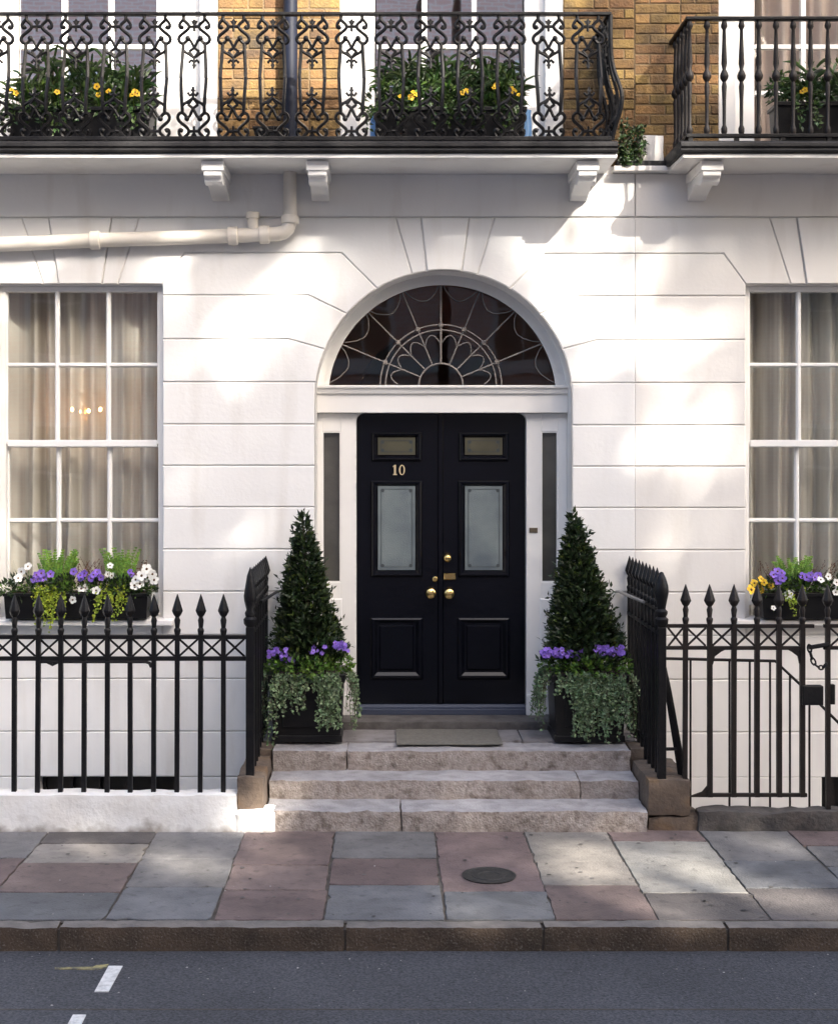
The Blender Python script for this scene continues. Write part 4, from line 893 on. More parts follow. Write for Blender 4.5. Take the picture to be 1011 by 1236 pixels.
for nm, z in (('top_rail', zt3), ('lower_rail', zl3)): obj(nm, MB().box(gxs[6]-0.03, RIGHT, FYR-0.012, FYR+0.012, z-0.012, z+0.012), M['iron_brown'], gr, bevel=0.003)
lattice(gr, xs3, FYR, zl3+0.012, zt3-0.012, M['iron_brown'])
obj('latch_keep', MB().box(gxs[6]+0.012, gxs[6]+0.04, FYR-0.02, FYR+0.02, Z(850, FYR), Z(826, FYR)), M['iron'], gr, bevel=0.003)
# chain between gate and post, link by link
chn = thing('gate_chain', (X(985, FYR), FYR, Z(800, FYR)), 'dark chain looped between the gate and its post', 'chain')
cp = [(976,779),(977.5,787),(979.5,795),(983,802),(988,806),(993,806),(997,801)]
for i in range(len(cp)-1):
    a = Vector((X(cp[i][0], FYR-0.03), FYR-0.03, Z(cp[i][1], FYR-0.03))); b = Vector((X(cp[i+1][0], FYR-0.03), FYR-0.03, Z(cp[i+1][1], FYR-0.03))); d = (b-a)
    t = d.normalized(); u = Vector((0, 1, 0)) if i % 2 else t.cross(Vector((0, 1, 0))); c = (a+b)/2; L = d.length*0.62
    obj('link', MB().tube([c+t*L*math.cos(q*math.pi/5)+u*0.013*math.sin(q*math.pi/5) for q in range(10)], 0.006, 5, closed=True), M['iron'], chn)
obj('padlock_strap', MB().tube([(X(976, FYR-0.03), FYR-0.03, Z(781, FYR)), (X(1000, FYR-0.03), FYR-0.03, Z(777, FYR))], 0.014, 6), M['iron'], chn)
# thin stair guard down to the basement
sgd = thing('stair_guard', (X(900, -0.95), -0.95, 0), 'thin black basement stair handrail seen behind the gate', 'railing')
gy = -0.98
obj('handrail', MB().tube([(X(803, gy), gy, Z(795, gy)), (X(935, gy), gy, Z(798, gy)), (X(965, gy), gy, Z(826, gy)), (X(1011, gy), gy, Z(872, gy)), (X(1130, gy), gy, Z(990, gy))], 0.010, 6), M['iron_brown'], sgd)
for px, pt in ((833, 796), (880, 797), (904.5, 797.5), (929, 798), (953, 815), (976.5, 838), (1001, 862), (1025, 886), (1049, 910)):
    obj('upright', MB().tube([(X(px, gy), gy, Z(pt, gy)), (X(px, gy), gy, -0.6)], 0.008, 6), M['iron_brown'], sgd)
for px in (850, 1000): obj('wall_tie', MB().tube([(X(px, gy), gy, -0.5), (X(px, gy), 0.0, -0.5)], 0.01, 6), M['iron_brown'], sgd)

# ================================================================ PLANTS
def rv(rg, up=0.0):
    while True:
        v = Vector((rg.uniform(-1, 1), rg.uniform(-1, 1), rg.uniform(-1, 1)))
        if 0.05 < v.length < 1: v.normalize(); v.z += up; return v.normalized()
def blob(mb, c, rad, n, L, W, rg, up=0.3, shell=0.55, zmin=None):
    c = Vector(c)
    for _ in range(n):
        d = rv(rg); r = shell+(1-shell)*rg.random()
        p = c + Vector((d.x*rad[0]*r, d.y*rad[1]*r, d.z*rad[2]*r))
        if zmin and p.z < zmin: continue
        o = (d + rv(rg)*0.7 + Vector((0, 0, up))).normalized(); l = L*rg.uniform(0.6, 1.25)
        mb.leaf(p, o, rv(rg, 0.4), l, W*l/L)
def flower(parent, p, r, m, rg, eye=True, face=Vector((0, -1, 0.35))):
    f = (face + rv(rg)*0.45).normalized(); u = f.orthogonal().normalized(); v = f.cross(u); mb = MB(); p = Vector(p)
    a0 = rg.uniform(0, 6)
    for k in range(5):
        a = a0+k*2*math.pi/5; d = u*math.cos(a)+v*math.sin(a); s = u*math.cos(a+1.57)+v*math.sin(a+1.57)
        q = [p+f*0.002, p+d*r*0.45+s*r*0.42+f*r*0.12, p+d*r*0.85+s*r*0.40+f*r*0.22*rg.uniform(.3, 1.3), p+d*r*1.05+f*r*0.14*rg.uniform(0, 1.5), p+d*r*0.85-s*r*0.40+f*r*0.2, p+d*r*0.45-s*r*0.42+f*r*0.14]
        mb.add(q, [(0,1,2,3),(0,3,4,5)], True)
    fl = obj('flower', mb, m, parent)
    if eye and r > 0.018: obj('flower_eye', MB().ball(p+f*r*0.10, r*0.24, 6), M['eye'], fl)
    return fl
def trail(mb, p, L, rg, ll, lw, spread=0.05, out=Vector((0, -1, 0))):
    p = Vector(p); v = (out*0.6 + Vector((rg.uniform(-.4, .4), 0, 0.25))); pts = [p.copy()]; n_ = max(4, int(L/0.022))
    for i in range(n_):
        v = v*0.80 + Vector((rg.uniform(-.12, .12), rg.uniform(-.08, .06), -0.30)); st_ = v.normalized()*L/n_
        p = p+st_; pts.append(p.copy())
        for q in range(2): mb.leaf(p+rv(rg)*0.008, (rv(rg)+out*0.5).normalized(), (out+rv(rg)*0.6), ll*rg.uniform(.6, 1.3), lw*rg.uniform(.7, 1.2))
    return pts

def planter_set(pxc, px_apex, side, seed, spec):
    rg = random.Random(seed); word = 'left' if side < 0 else 'right'; PYF = -0.49; dep = 0.44; wd = 0.255
    cx = X(pxc, PYF); cy = PYF+dep/2; z0, z1 = FLOORZ+0.003, FLOORZ+0.47
    pb = thing('planter_box', (cx, cy, z0), f'square black planter standing {word} of the front door', 'planter', 'planters flanking the door')
    hb, ht = wd-0.02, wd
    def tub(h0, h1, za, zb):
        return [(cx-h0, cy-dep/2*(h0/wd), za), (cx+h0, cy-dep/2*(h0/wd), za), (cx+h0, cy+dep/2*(h0/wd), za), (cx-h0, cy+dep/2*(h0/wd), za), (cx-h1, cy-dep/2*(h1/wd), zb), (cx+h1, cy-dep/2*(h1/wd), zb), (cx+h1, cy+dep/2*(h1/wd), zb), (cx-h1, cy+dep/2*(h1/wd), zb)]
    F = [(0,3,2,1),(4,5,6,7),(0,1,5,4),(1,2,6,5),(2,3,7,6),(3,0,4,7)]
    obj('body', MB().add(tub(hb, ht, z0+0.03, z1), F), M['planter'], pb, bevel=0.006)
    obj('base_moulding', MB().add(tub(hb+0.012, hb+0.008, z0, z0+0.045), F), M['planter'], pb, bevel=0.004)
    obj('rim', MB().add(tub(ht+0.012, ht+0.016, z1-0.05, z1+0.004), F), M['planter'], pb, bevel=0.004)
    obj('front_panel', MB().prism([(cx-0.17, z0+0.1), (cx+0.17, z0+0.1), (cx+0.18, z1-0.09), (cx-0.18, z1-0.09)], cy-dep/2-0.004, cy-dep/2+0.03, 'y', 0.008), M['planter'], pb)
    obj('soil', MB().box(cx-0.21, cx+0.21, cy-0.18, cy+0.18, z1, z1+0.012), M['soil'], pb)
    # conical bay
    tcx = X(px_apex, cy); az = Z(618, cy); tz0 = Z(800, cy)
    bt = thing('conical_bay_tree', (cx, cy, z1), f'clipped conical bay tree in the {word} planter beside the door', 'tree', 'bay trees flanking the door')
    obj('trunk', MB().tube([(cx, cy, z1), (cx*0.6+tcx*0.4, cy, (z1+az)/2), (tcx, cy, az-0.1)], [0.02, 0.014, 0.005], 7), M['bark'], bt)
    mb = MB(); H = az-tz0
    for _ in range(spec['n']):
        u = 1-math.sqrt(rg.random())*0.995; z = tz0+H*u
        base = spec['w']*((1-u)**0.95)*1.02 + 0.004
        a = rg.uniform(0, 2*math.pi); lump = 1+0.26*noise.noise(Vector((math.cos(a)*1.6, math.sin(a)*1.6, z*6+seed)))+0.12*noise.noise(Vector((math.cos(a)*5, math.sin(a)*5, z*15+seed)))
        r = base*lump*(0.12+0.88*math.sqrt(rg.random()))
        ax = cx+(tcx-cx)*u
        p = Vector((ax+r*math.cos(a), cy+r*math.sin(a)*0.85, z))
        o = Vector((math.cos(a), math.sin(a), 0.75)) + rv(rg)*0.75
        mb.leaf(p, o, Vector((math.cos(a), math.sin(a), 0.5))+rv(rg)*0.6, rg.uniform(0.042, 0.072), rg.uniform(0.020, 0.032))
    for i in range(12):
        p = Vector((tcx+rg.uniform(-.006, .006), cy, az+0.005-0.013*i)); mb.leaf(p, rv(rg, 0.9), rv(rg), 0.03+0.003*i, 0.012+0.001*i)
    for _ in range(120):
        u = 1-math.sqrt(rg.random())*0.98; z = tz0+H*u; a = rg.uniform(0, 6.283); base = spec['w']*((1-u)**0.92)+0.004; ax = cx+(tcx-cx)*u
        p = Vector((ax+base*math.cos(a), cy+base*math.sin(a)*0.85, z)); d = Vector((math.cos(a), math.sin(a), rg.uniform(0.5, 1.6))).normalized(); L = rg.uniform(0.03, 0.085)
        for q in range(6): mb.leaf(p+d*L*q/5, d+rv(rg)*0.9, rv(rg), rg.uniform(0.035, 0.055), rg.uniform(0.014, 0.024))
    obj('crown', mb, M['bay'], bt)
    mb = MB()
    for _ in range(300):
        u = 1-math.sqrt(rg.random())*0.98; z = tz0+H*u; a = rg.uniform(0, 6.283); base = spec['w']*((1-u)**0.82)*rg.uniform(.9, 1.1); ax = cx+(tcx-cx)*u
        p = Vector((ax+base*math.cos(a), cy+base*math.sin(a)*0.85, z))
        for q in range(2): mb.leaf(p, Vector((math.cos(a), math.sin(a), 1.0))+rv(rg)*0.7, rv(rg), rg.uniform(0.03, 0.05), rg.uniform(0.013, 0.02))
    obj('new_growth', mb, M['newleaf'], bt, kind='stuff')
    # green filler and violets
    vp = thing('violet_plant', (cx, cy-0.1, z1), f'purple violets over bright green foliage in the {word} planter', 'flowers', 'violets in the planters')
    mb = MB()
    for q in range(14):
        a = q/14*2*math.pi; blob(mb, (cx+0.235*math.cos(a), cy+0.235*math.sin(a), z1+0.045), (0.095, 0.085, 0.085), 100, 0.035, 0.022, rg, 0.3)
    obj('foliage', mb, M['lush'], vp)
    for px, py, n_, sp in spec['fl']:
        for _ in range(n_):
            yy = cy-0.21+rg.uniform(-.02, .03)
            flower(vp, (X(px+rg.uniform(-sp, sp), yy), yy, Z(py+rg.uniform(-5, 5), yy)), rg.uniform(0.013, 0.019), M['purple'], rg)
    # trailing silver ivy
    iv = thing('trailing_ivy', (cx, cy, z1), f'silvery green ivy trailing down the {word} planter', 'ivy', 'ivy trailing from the planters')
    mb = MB(); stem = MB()
    for px0, px1, n_, L0, L1 in spec['ivy']:
        for _ in range(n_):
            yy = cy-dep/2-0.01; x = X(rg.uniform(px0, px1), yy)
            out = Vector((0, -1, 0)); 
            if x < cx-wd+0.03: out = Vector((-1, -0.3, 0)); 
            if x > cx+wd-0.03: out = Vector((1, -0.3, 0))
            yy2 = yy if out.x == 0 else cy+rg.uniform(-.2, .15)
            xx = x if out.x == 0 else (cx+out.x*(wd+0.005))
            pts = trail(mb, (xx, yy2, z1+rg.uniform(-0.03, 0.02)), rg.uniform(L0, L1), rg, 0.026, 0.021, out=out); stem.tube(pts, 0.0018, 4)
    obj('leaves', mb, M['ivy'], iv); obj('stems', stem, M['bark'], iv)
planter_set(370, 366, -1, 5, dict(n=4000, w=0.250, fl=[(334,788,20,12),(346,795,10,8),(383,785,8,10),(410,781,18,10)], ivy=[(312,332,30,0.22,0.5),(334,368,36,0.05,0.28),(372,390,10,0.04,0.14),(388,424,64,0.12,0.44)]))
planter_set(712, 691, 1, 9, dict(n=4900, w=0.272, fl=[(672,788,44,19),(694,790,16,9),(735,785,46,17)], ivy=[(650,668,34,0.14,0.40),(668,694,26,0.05,0.16),(692,708,34,0.2,0.46),(705,772,105,0.16,0.47)]))

# --- window boxes
def window_box(cx, word, spec, seed):
    rg = random.Random(seed); y0, y1 = -0.135, 0.05; z0, z1 = SILL+0.001, SILL+0.185; hw = 0.52
    wb = thing('window_box', (cx, -0.04, z0), f'black window box on the {word} ground floor sill', 'window box', 'window boxes on the sills')
    obj('trough', MB().add([(cx-hw+0.01, y0+0.015, z0), (cx+hw-0.01, y0+0.015, z0), (cx+hw-0.01, y1, z0), (cx-hw+0.01, y1, z0), (cx-hw, y0, z1), (cx+hw, y0, z1), (cx+hw, y1, z1), (cx-hw, y1, z1)], [(0,3,2,1),(4,5,6,7),(0,1,5,4),(1,2,6,5),(2,3,7,6),(3,0,4,7)]), M['planter'], wb, bevel=0.005)
    obj('rim', MB().box(cx-hw-0.006, cx+hw+0.006, y0-0.008, y0+0.012, z1-0.02, z1+0.004), M['planter'], wb, bevel=0.003)
    obj('soil', MB().box(cx-hw+0.02, cx+hw-0.02, y0+0.02, y1-0.015, z1, z1+0.01), M['soil'], wb)
    yf = y0+0.02
    def at(px, py, y): return Vector((X(px, y), y, Z(py, y)))
    g = thing('leafy_plant', (cx, -0.05, z1), f'low dark green leaves filling the {word} window box', 'plant')
    mb = MB()
    for i in range(17):
        x = cx-0.5+i*1.0/16; blob(mb, (x, -0.06+rg.uniform(-.05, .02), z1+0.04), (0.06, 0.06, 0.075+rg.uniform(-.02, .03)), 60, 0.045, 0.02, rg, 0.4)
    obj('foliage', mb, M['bay'], g); mb = MB()
    for i in range(15):
        x = cx-0.5+i*1.0/14; blob(mb, (x, -0.10, z1+0.035), (0.05, 0.05, 0.05), 26, 0.038, 0.018, rg, 0.4)
    obj('young_leaves', mb, M['lush'], g)
    for px, py0, py1, n_ in spec['fern']:
        f = thing('fern', tuple(at(px, 715, -0.03)), f'bright lime green feathery fern upright near pixel', 'fern'); f['label'] = spec['fernlab'].pop(0)
        mb = MB()
        for _ in range(n_):
            b = at(px+rg.uniform(-10, 10), 715, -0.04+rg.uniform(-.04, .04)); tp = at(px+rg.uniform(-24, 24), rg.uniform(py0, py0+18), -0.04+rg.uniform(-.08, .06)); d = tp-b
            for q in range(16):
                p = b+d*(q/15); w_ = 0.05*(1-0.7*q/15)
                for s_ in (-1, 1): mb.leaf(p, Vector((s_, rg.uniform(-.4, .4), 0.9))+rv(rg)*0.25, Vector((0, -1, 0.3)), w_, 0.015)
            mb.tube([b, b+d*0.5, tp], 0.0018, 4)
        obj('fronds', mb, M['fern'], f)
    for px, py, n_, lab in spec['lime']:
        l = thing('creeping_jenny', tuple(at(px, 715, y0)), lab, 'plant'); mb = MB()
        for _ in range(n_): trail(mb, at(px+rg.uniform(-18, 18), rg.uniform(706, 722), y0+0.01), rg.uniform(0.05, (py-712)/166.0), rg, 0.021, 0.019)
        obj('trails', mb, M['lime'], l)
    for px, py, sp, n_, lab in spec['russet']:
        l = thing('heather', tuple(at(px, 712, -0.02)), lab, 'plant'); mb = MB()
        for _ in range(n_):
            b = at(px+rg.uniform(-sp, sp), 708, 0.0+rg.uniform(-.05, .03)); t_ = at(px+rg.uniform(-sp, sp)*1.15, py+rg.uniform(-8, 10), rg.uniform(-.06, .03))
            for q in range(4, 12): mb.leaf(b+(t_-b)*(q/11), rv(rg, .5), rv(rg), 0.016, 0.008)
            mb.tube([b, t_], 0.0015, 3)
        obj('sprigs', mb, M['russet'], l)
    for key, pts, r0, r1, m, lab in spec['fl']:
        l = thing(key, tuple(at(pts[0][0], pts[0][1]+20, -0.1)), lab, 'flowers'); mb = MB()
        for px, py in pts:
            yy = y0-0.005+rg.uniform(-.02, .04); flower(l, at(px, py, yy), rg.uniform(r0, r1)*1.12, M[m], rg)
            b = at(px+rg.uniform(-4, 4), max(py+10, 716), y0+0.03); mb.tube([b, at(px, py, yy+0.006)], 0.002, 4)
        obj('stalks', mb, M['lush'], l)
window_box((WLX0+WLX1)/2, 'left', dict(
    fern=[(70,664,0,46),(145,662,0,30)], fernlab=['bushy lime green fern standing in the left window box', 'slim lime green fern near the right end of the left window box'],
    lime=[(60,765,30,'yellow green creeping plant spilling over the left part of the left window box'),(134,748,22,'yellow green creeping plant spilling over right of centre in the left window box')],
    russet=[(103,680,18,26,'brown heather sprigs at the middle of the left window box'),(165,682,12,24,'russet orange heather behind white pansies in the left window box')],
    fl=[('white_pansy', [(22,698),(26,690),(34,684),(18,700)], 0.024, 0.032, 'whitepetal', 'white pansies at the far left end of the left window box'),
        ('purple_pansy', [(44,694),(50,692),(46,699),(53,698),(61,693),(41,700)], 0.022, 0.028, 'purple', 'purple pansies left of the bushy fern in the left window box'),
        ('purple_pansy', [(89,690),(97,695),(102,692),(113,694),(117,691),(110,698),(98,699),(122,697)], 0.022, 0.028, 'purple', 'purple pansies at the middle of the left window box'),
        ('white_pansy', [(98,711),(103,710),(111,715),(116,713),(88,724)], 0.024, 0.030, 'whitepetal', 'white pansies hanging low at the middle of the left window box'),
        ('white_pansy', [(133,683),(130,693),(135,695)], 0.018, 0.024, 'whitepetal', 'few small white pansies beside the slim fern'),
        ('white_pansy', [(164,700),(171,695),(177,687),(181,692),(186,700),(169,705),(162,707),(178,697),(184,693)], 0.028, 0.036, 'whitepetal', 'large cluster of white pansies at the right end of the left window box'),
        ('purple_pansy', [(157,690),(159,694)], 0.018, 0.022, 'purple', 'tiny purple pansy beside the large white pansy cluster')]), 31)
window_box((WRX0+WRX1)/2, 'right', dict(
    fern=[(956,672,0,40),(1040,676,0,14)], fernlab=['lime green fern standing in the right window box', 'second fern of the right window box beyond the picture edge'],
    lime=[(953,742,12,'pale green trailing plant hanging below the white pansy on the right')],
    russet=[(932,684,16,22,'russet heather behind purple pansies at left of the right window box'),(990,684,22,26,'russet heather at the right picture edge in the right window box')],
    fl=[('yellow_pansy', [(910,704),(918,699),(922,703),(906,712),(917,712),(930,707)], 0.020, 0.036, 'yellow', 'yellow pansies at the left end of the right window box'),
        ('purple_pansy', [(938,690),(943,692),(936,696),(944,698),(939,701),(933,694)], 0.024, 0.030, 'purple', 'round cluster of purple pansies beside the yellow ones'),
        ('white_pansy', [(951,718),(954,716)], 0.026, 0.032, 'whitepetal', 'cream pansy hanging low in front of the right window box'),
        ('cream_pansy', [(933,734),(930,717)], 0.016, 0.02, 'whitepetal', 'small pale pansies drooping at left of the right window box'),
        ('purple_pansy', [(968,695),(973,697),(978,694),(983,697),(987,695),(976,699)], 0.022, 0.028, 'purple', 'flat cluster of purple pansies right of the fern in the right window box'),
        ('white_pansy', [(990,700),(1009,703),(1008,715),(999,696),(1012,710)], 0.022, 0.032, 'whitepetal', 'white pansies at the right picture edge in the right window box')]), 37)

# --- balcony plants
def strap(mb, base, tip, w_, rg):
    base = Vector(base); tip = Vector(tip); d = tip-base; side = d.cross(Vector((0, 1, 0.3)))
    if side.length < 1e-5: side = Vector((1, 0, 0))
    side.normalize(); vs = []; n_ = 4
    for i in range(n_+1):
        u = i/n_; p = base+d*u+Vector((0, 0, 0.28*d.length*math.sin(u*math.pi)*0.6)); w2 = w_*(0.5+1.2*u)*(1-u)**0.6 if u < 1 else 0
        vs += [p-side*w2, p+Vector((0, -0.15*w_, -0.3*w_)), p+side*w2]
    mb.add(vs, [f for i in range(n_) for f in ((i*3, i*3+1, i*3+4, i*3+3), (i*3+1, i*3+2, i*3+5, i*3+4))])
def balcony_plant(px0, px1, ytop, label, tlabel, seed, flowers, flab, n_, pot=(130, 168), y=-0.33):
    rg = random.Random(seed)
    za, zb = BZ1+0.004, Z(pot[0], y-0.1); x0, x1 = X(px0+8, y), X(px1-8, y)
    tr_ = thing('trough', ((x0+x1)/2, y, za), tlabel, 'planter')
    obj('body', MB().add([(x0+0.015, y-0.1, za), (x1-0.015, y-0.1, za), (x1-0.015, y+0.1, za), (x0+0.015, y+0.1, za), (x0, y-0.12, zb), (x1, y-0.12, zb), (x1, y+0.12, zb), (x0, y+0.12, zb)], [(0,3,2,1),(4,5,6,7),(0,1,5,4),(1,2,6,5),(2,3,7,6),(3,0,4,7)]), M['planter'], tr_, bevel=0.006)
    obj('rim', MB().box(x0-0.01, x1+0.01, y-0.132, y+0.132, zb-0.025, zb+0.004), M['planter'], tr_, bevel=0.004)
    pl = thing('leafy_plant', ((x0+x1)/2, y, zb), label, 'plant'); mb = MB()
    for _ in range(n_):
        bx = rg.uniform(x0+0.05, x1-0.05); u = (bx-x0)/(x1-x0); top = Z(ytop+ (26*abs(u-0.5)*2)**1.0*0.9 + rg.uniform(-6, 30), y)
        b = Vector((bx, y+rg.uniform(-.08, .08), zb+(top-zb)*rg.uniform(0.0, 0.75)))
        a = rg.uniform(0, 6.28); L = rg.uniform(0.10, 0.21)
        strap(mb, b, b+Vector((math.cos(a)*L, math.sin(a)*L*0.7, rg.uniform(-0.05, 0.14))), rg.uniform(0.010, 0.017), rg)
    for i in range(int((x1-x0)/0.09)):
        blob(mb, (x0+0.09*i+rg.uniform(0, .06), y-0.05, zb+rg.uniform(0.02, 0.12)), (0.09, 0.09, 0.10), 60, 0.055, 0.026, rg, 0.3)
    obj('foliage', mb, M['dark_leaf'], pl); mb = MB()
    for i in range(int((x1-x0)/0.09)):
        if rg.random() < 0.85: blob(mb, (x0+0.09*i+rg.uniform(0, .09), y-0.12, zb+rg.uniform(0.0, 0.25)), (0.05, 0.05, 0.05), 10, 0.055, 0.02, rg, 0.5)
    obj('new_shoots', mb, M['lush'], pl)
    mb = MB()
    for i in range(int((x1-x0)/0.05)): trail(mb, (rg.uniform(x0, x1), y-0.13, zb+0.01), rg.uniform(0.06, 0.24), rg, 0.04, 0.024)
    obj('trailing_leaves', mb, M['dark_leaf'], pl)
    for px in [rg.uniform(px0+25, px1-25) for _ in range(6)]: obj('stem', MB().tube([(X(px, y), y, zb), (X(px+rg.uniform(-10, 10), y), y, Z(ytop+25, y))], 0.006, 5), M['bark'], pl)
    fl = thing('yellow_flowers', ((x0+x1)/2, y-0.15, zb), flab, 'flowers')
    for px, py in flowers:
        yy = y-0.16; flower(fl, (X(px, yy), yy, Z(py, yy)), rg.uniform(0.018, 0.026), M['yellow'], rg)
    mb = MB()
    for px, py in flowers: mb.tube([(X(px, y-0.155), y-0.155, Z(py, y-0.155)), (X(px+2, y-0.1), y-0.1, zb)], 0.0025, 4)
    obj('stalks', mb, M['lush'], fl)
balcony_plant(8, 192, 50, 'spiky dark green bush on the left part of the long balcony', 'dark trough under the left balcony bush', 71, [(14,108),(19,112),(69,111),(117,104),(119,114),(131,110),(160,114),(163,111),(166,113)], 'yellow flowers in the left balcony bush', 420)
balcony_plant(444, 640, 48, 'dense dark green bush at the middle of the long balcony', 'dark trough under the middle balcony bush', 72, [(483,116),(496,117),(502,114),(499,111),(558,112),(562,110),(596,106),(599,103),(617,107),(620,110),(626,114)], 'yellow flowers in the middle balcony bush', 560)
balcony_plant(925, 1085, 62, 'green shrub on the right balcony behind turned balusters', 'black trough on the right balcony', 73, [(968,110),(971,108)], 'small yellow bloom on the right balcony shrub', 200, (124, 168))
for px, lab in ((456, 'light blue upright shape at left of the middle balcony bush'), (632, 'light blue upright shape at right of the middle balcony bush')):
    y = -0.1; za = BZ1+0.003; t_ = thing('blue_upright', (X(px, y), y, za), lab, 'pot')
    obj('body', MB().lathe([(0.03, za), (0.055, za+0.02), (0.06, za+0.2), (0.05, za+0.3), (0.056, za+0.32), (0.046, za+0.32), (0.046, za+0.29)], X(px, y), y, 14), M['blue'], t_)  # light blue upright shape beside the bush
rgp = random.Random(90)
sp = thing('small_pot', (X(324, -0.3), -0.3, BZ1), 'small black square pot on the balcony before brick', 'pot')
xx, za = X(324, -0.3), BZ1+0.003
obj('body', MB().add([(xx-0.075, -0.37, za), (xx+0.075, -0.37, za), (xx+0.075, -0.23, za), (xx-0.075, -0.23, za), (xx-0.1, -0.39, za+0.14), (xx+0.1, -0.39, za+0.14), (xx+0.1, -0.21, za+0.14), (xx-0.1, -0.21, za+0.14)], [(0,3,2,1),(4,5,6,7),(0,1,5,4),(1,2,6,5),(2,3,7,6),(3,0,4,7)]), M['planter'], sp, bevel=0.005)
obj('rim', MB().box(xx-0.105, xx+0.105, -0.395, -0.205, za+0.125, za+0.143), M['planter'], sp, bevel=0.003)
# wall creeper between the balconies
cr = thing('wall_creeper', (X(756), -0.08, Z(200)), 'small dark creeper clinging to brick between the two balconies', 'plant')
mb = MB(); stm = MB()
for _ in range(20):
    p = Vector((X(rgp.uniform(745, 768)), -0.07+rgp.uniform(-.03, .02), Z(205))); q = p.copy(); pts = [p.copy()]
    for i in range(rgp.randint(5, 15)):
        q = q+Vector((rgp.uniform(-.02, .02), rgp.uniform(-.008, .008), 0.022)); pts.append(q.copy())
        for _k in range(3): mb.leaf(q, rv(rgp), Vector((0, -1, .3))+rv(rgp)*.5, 0.035, 0.022)
    stm.tube(pts, 0.003, 4)
obj('leaves', mb, M['dark_leaf'], cr); obj('stems', stm, M['bark'], cr)

# ================================================================ THE OTHER SIDE OF THE STREET (reflected in panes, shades the front)
OY = -15.5
opav = obj('opposite_pavement', MB().box(-60, 60, OY-0.2, -11.6, -0.4, 0.0), SLAB['g'], kind='structure')
def opposite(x0, x1, h, label, seed):
    t_ = thing('brick_house', ((x0+x1)/2, OY, 0), label, 'house', 'brick houses across the street')
    obj('wall', MB().box(x0, x1, OY-8, OY, 0, h), M['redbrick'], t_)
    obj('cornice', MB().box(x0, x1, OY, OY+0.3, h-0.5, h+0.15).box(x0, x1, OY, OY+0.12, 3.9, 4.15), M['white'], t_)
    nw = max(2, int((x1-x0)/2.3)); st_ = (x1-x0)/nw
    for fl_ in range(int((h-1)/3.1)):
        for i in range(nw):
            c = x0+st_*(i+.5); zb = 1.0+fl_*3.15
            w_ = obj('window', MB().box(c-.62, c-.5, OY, OY+.08, zb, zb+2).box(c+.5, c+.62, OY, OY+.08, zb, zb+2).box(c-.5, c+.5, OY, OY+.08, zb+1.9, zb+2).box(c-.5, c+.5, OY, OY+.1, zb-.1, zb+.02).box(c-.5, c+.5, OY, OY+.06, zb+.97, zb+1.03).box(c-.02, c+.02, OY, OY+.05, zb, zb+1.9), M['white'], t_)
            obj('pane', MB().box(c-.5, c+.5, OY, OY+.03, zb, zb+1.9), M['sideglass'], w_)
    obj('roof', MB().prism([(OY-8, h+0.16), (OY-0.2, h+0.16), (OY-4, h+1.6)], x0, x1, 'x'), M['slate'], t_)
opposite(-20, -8.2, 12.5, 'red brick house across the street far left in reflections', 1); opposite(-8, 0.6, 12.6, 'red brick house across the street reflected in the left upper window', 2)
opposite(0.8, 6.4, 12.4, 'red brick house across the street reflected in the middle upper window', 3); opposite(6.6, 22, 9.7, 'red brick house across the street reflected in the right upper window', 4)
# added trees out of view; leaves cut along sun rays to shape sun patches
lit = []
def spot(px, py, r, ground=False, keep=0.0):
    if ground: yy = GY(py); q = Vector((CX+(px-VX)*CH/(py-VY), yy, 0))
    else: q = Vector((X(px), 0.0, Z(py)))
    lit.append((q, r, keep))
for a in ((318,335,.46),(350,400,.4),(240,380,.4),(290,440,.3),(250,610,.42),(270,680,.3),(745,400,.26),(800,370,.3),(800,620,.5),(760,470,.3),(830,480,.3),(850,560,.2),(30,690,.32),(60,290,.2),(170,290,.16),(500,290,.2)): spot(*a, keep=0.62)
for a in ((705,285,.4),(740,235,.3)): spot(*a, keep=0.4)
def streak(x0, y0, x1, y1, r):
    n_ = 9
    for i in range(n_+1): u = i/n_; spot(x0+(x1-x0)*u, y0+(y1-y0)*u, r, True)
streak(75, 1008, 262, 1056, .05); streak(165, 1006, 262, 1030, .02); streak(295, 985, 318, 1006, .14); streak(535, 1004, 580, 1022, .05)
streak(640, 1004, 740, 1040, .05); streak(640, 1030, 780, 1074, .04); streak(740, 1008, 890, 1062, .07); streak(760, 1040, 860, 1076, .03); streak(830, 1050, 1010, 1096, .05); streak(860, 1006, 950, 1028, .03)
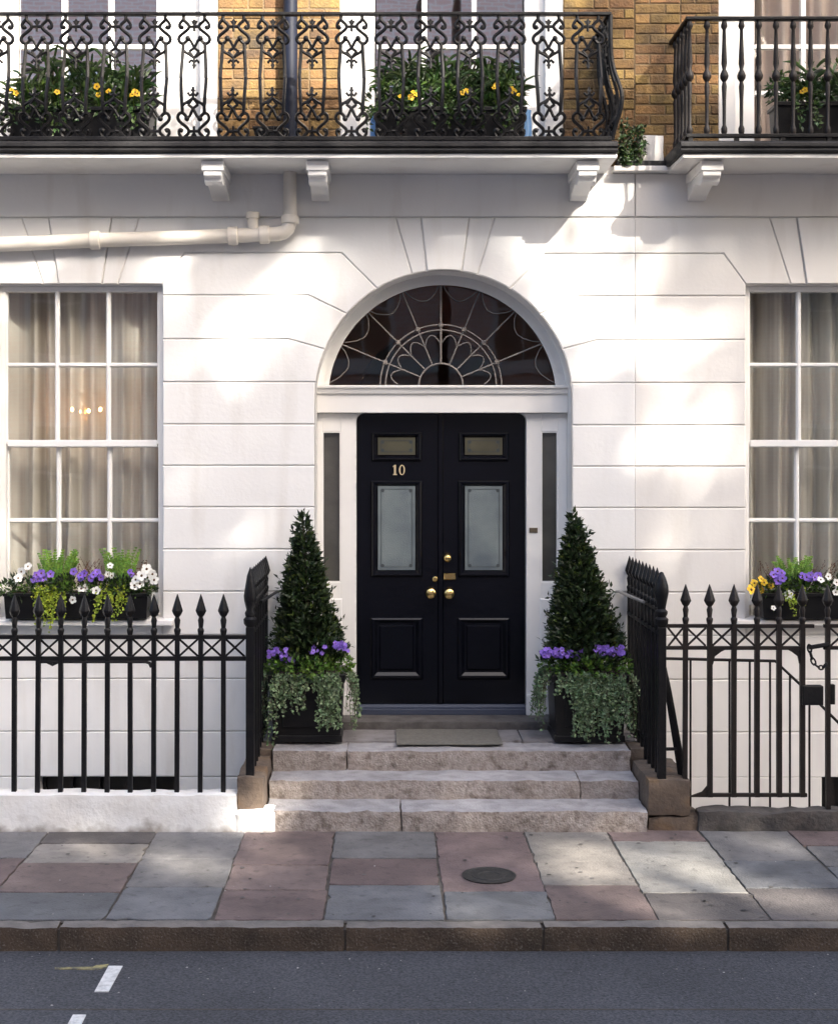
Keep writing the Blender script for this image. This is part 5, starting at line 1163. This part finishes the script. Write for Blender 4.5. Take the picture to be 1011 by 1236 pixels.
def add_shade_tree(x, y, h, rad, label, seed, n_):
    rg = random.Random(seed); t_ = thing('shade_tree', (x, y, 0), label, 'tree', 'added shade trees across the road')
    cz = h*0.66; tk = MB().tube([(x, y, 0), (x+.05, y, 2.5), (x-.05, y, h*.45), (x, y, h*.75)], [.26, .2, .16, .06], 10)
    for i in range(9):
        a = i*0.7*2; z = h*(.3+.05*i); L = rad*(.85-.05*i); tk.tube([(x, y, z), (x+L*.5*math.cos(a), y+L*.5*math.sin(a), z+L*.35), (x+L*math.cos(a), y+L*math.sin(a), z+L*.6)], [.09, .06, .02], 6)
    obj('trunk', tk, M['bark'], t_)
    mb = MB(); c = Vector((x, y, cz))
    for _ in range(n_):
        d = rv(rg); r = rg.random()**0.4; p = c+Vector((d.x*rad*r, d.y*rad*0.62*r, d.z*h*0.36*r))
        if p.x-p.y*0.0-(-p.y)*math.tan(SUN_AZ) < -3.75: continue
        if 5.0 < p.x < 9.8 and p.z < 5.3+0.27*(-p.y): continue
        skip = False
        for q, rr0, keep in lit:
            v = p-q; t0 = v.dot(SUND)
            if t0 > 0 and (v-SUND*t0).length < rr0+0.09 and rg.random() >= keep: skip = True; break
        if skip: continue
        mb.leaf(p, rv(rg), rv(rg), rg.uniform(.24, .38), rg.uniform(.2, .3), 0.1)
    obj('crown', mb, M['shade_leaf'], t_)
add_shade_tree(4.6, -12.7, 15.0, 4.6, 'added leafy shade tree across the road nearest the camera', 1, 11000)
add_shade_tree(10.6, -13.0, 16.5, 5.0, 'added leafy shade tree across the road to the right', 2, 12500)

# ================================================================ LOOSE GRIT AND LITTER SPECKS
rg = random.Random(12); mb = MB()
for _ in range(420):
    x = rg.uniform(-3.6, 3.6)
    if rg.random() < 0.75: y = KY-0.03-abs(rg.gauss(0, 0.45)); z = ROADZ
    else: y = rg.uniform(KB, BASEY-0.01); z = 0.0
    r = rg.choice((.002, .003, .003, .004, .006)); a = rg.uniform(0, 6.28); c, s_ = math.cos(a)*r, math.sin(a)*r; e = rg.uniform(.5, 1.6)
    mb.add([(x+c*e, y+s_*e, z+.001), (x-s_, y+c, z+.001), (x-c*e, y-s_*e, z+.001), (x+s_, y-c, z+.001), (x, y, z+r*.8)], [(0,1,4),(1,2,4),(2,3,4),(3,0,4)])
obj('street_grit', mb, mat('pale_grit', (0.26, 0.25, 0.235), 0.9, island=0.7), label='scattered pale grit specks on the road and paving', cat='grit', kind='stuff')

mb = MB()
for _ in range(150):
    x, y, r = rg.uniform(-3.6, 3.6), rg.uniform(KB+.03, BASEY-.03), rg.choice((.006, .008, .010, .014)); a0 = rg.uniform(0, 6)
    mb.add([(x+r*rg.uniform(.75, 1.2)*math.cos(a0+i*math.pi/4), y+r*rg.uniform(.75, 1.2)*math.sin(a0+i*math.pi/4), 0.0035) for i in range(8)], [tuple(range(8))])
obj('gum_spots', mb, mat('trodden_gum', (0.07, 0.066, 0.062), 0.8, island=0.6), label='small dark trodden gum spots scattered over the paving', cat='gum spots', kind='stuff')
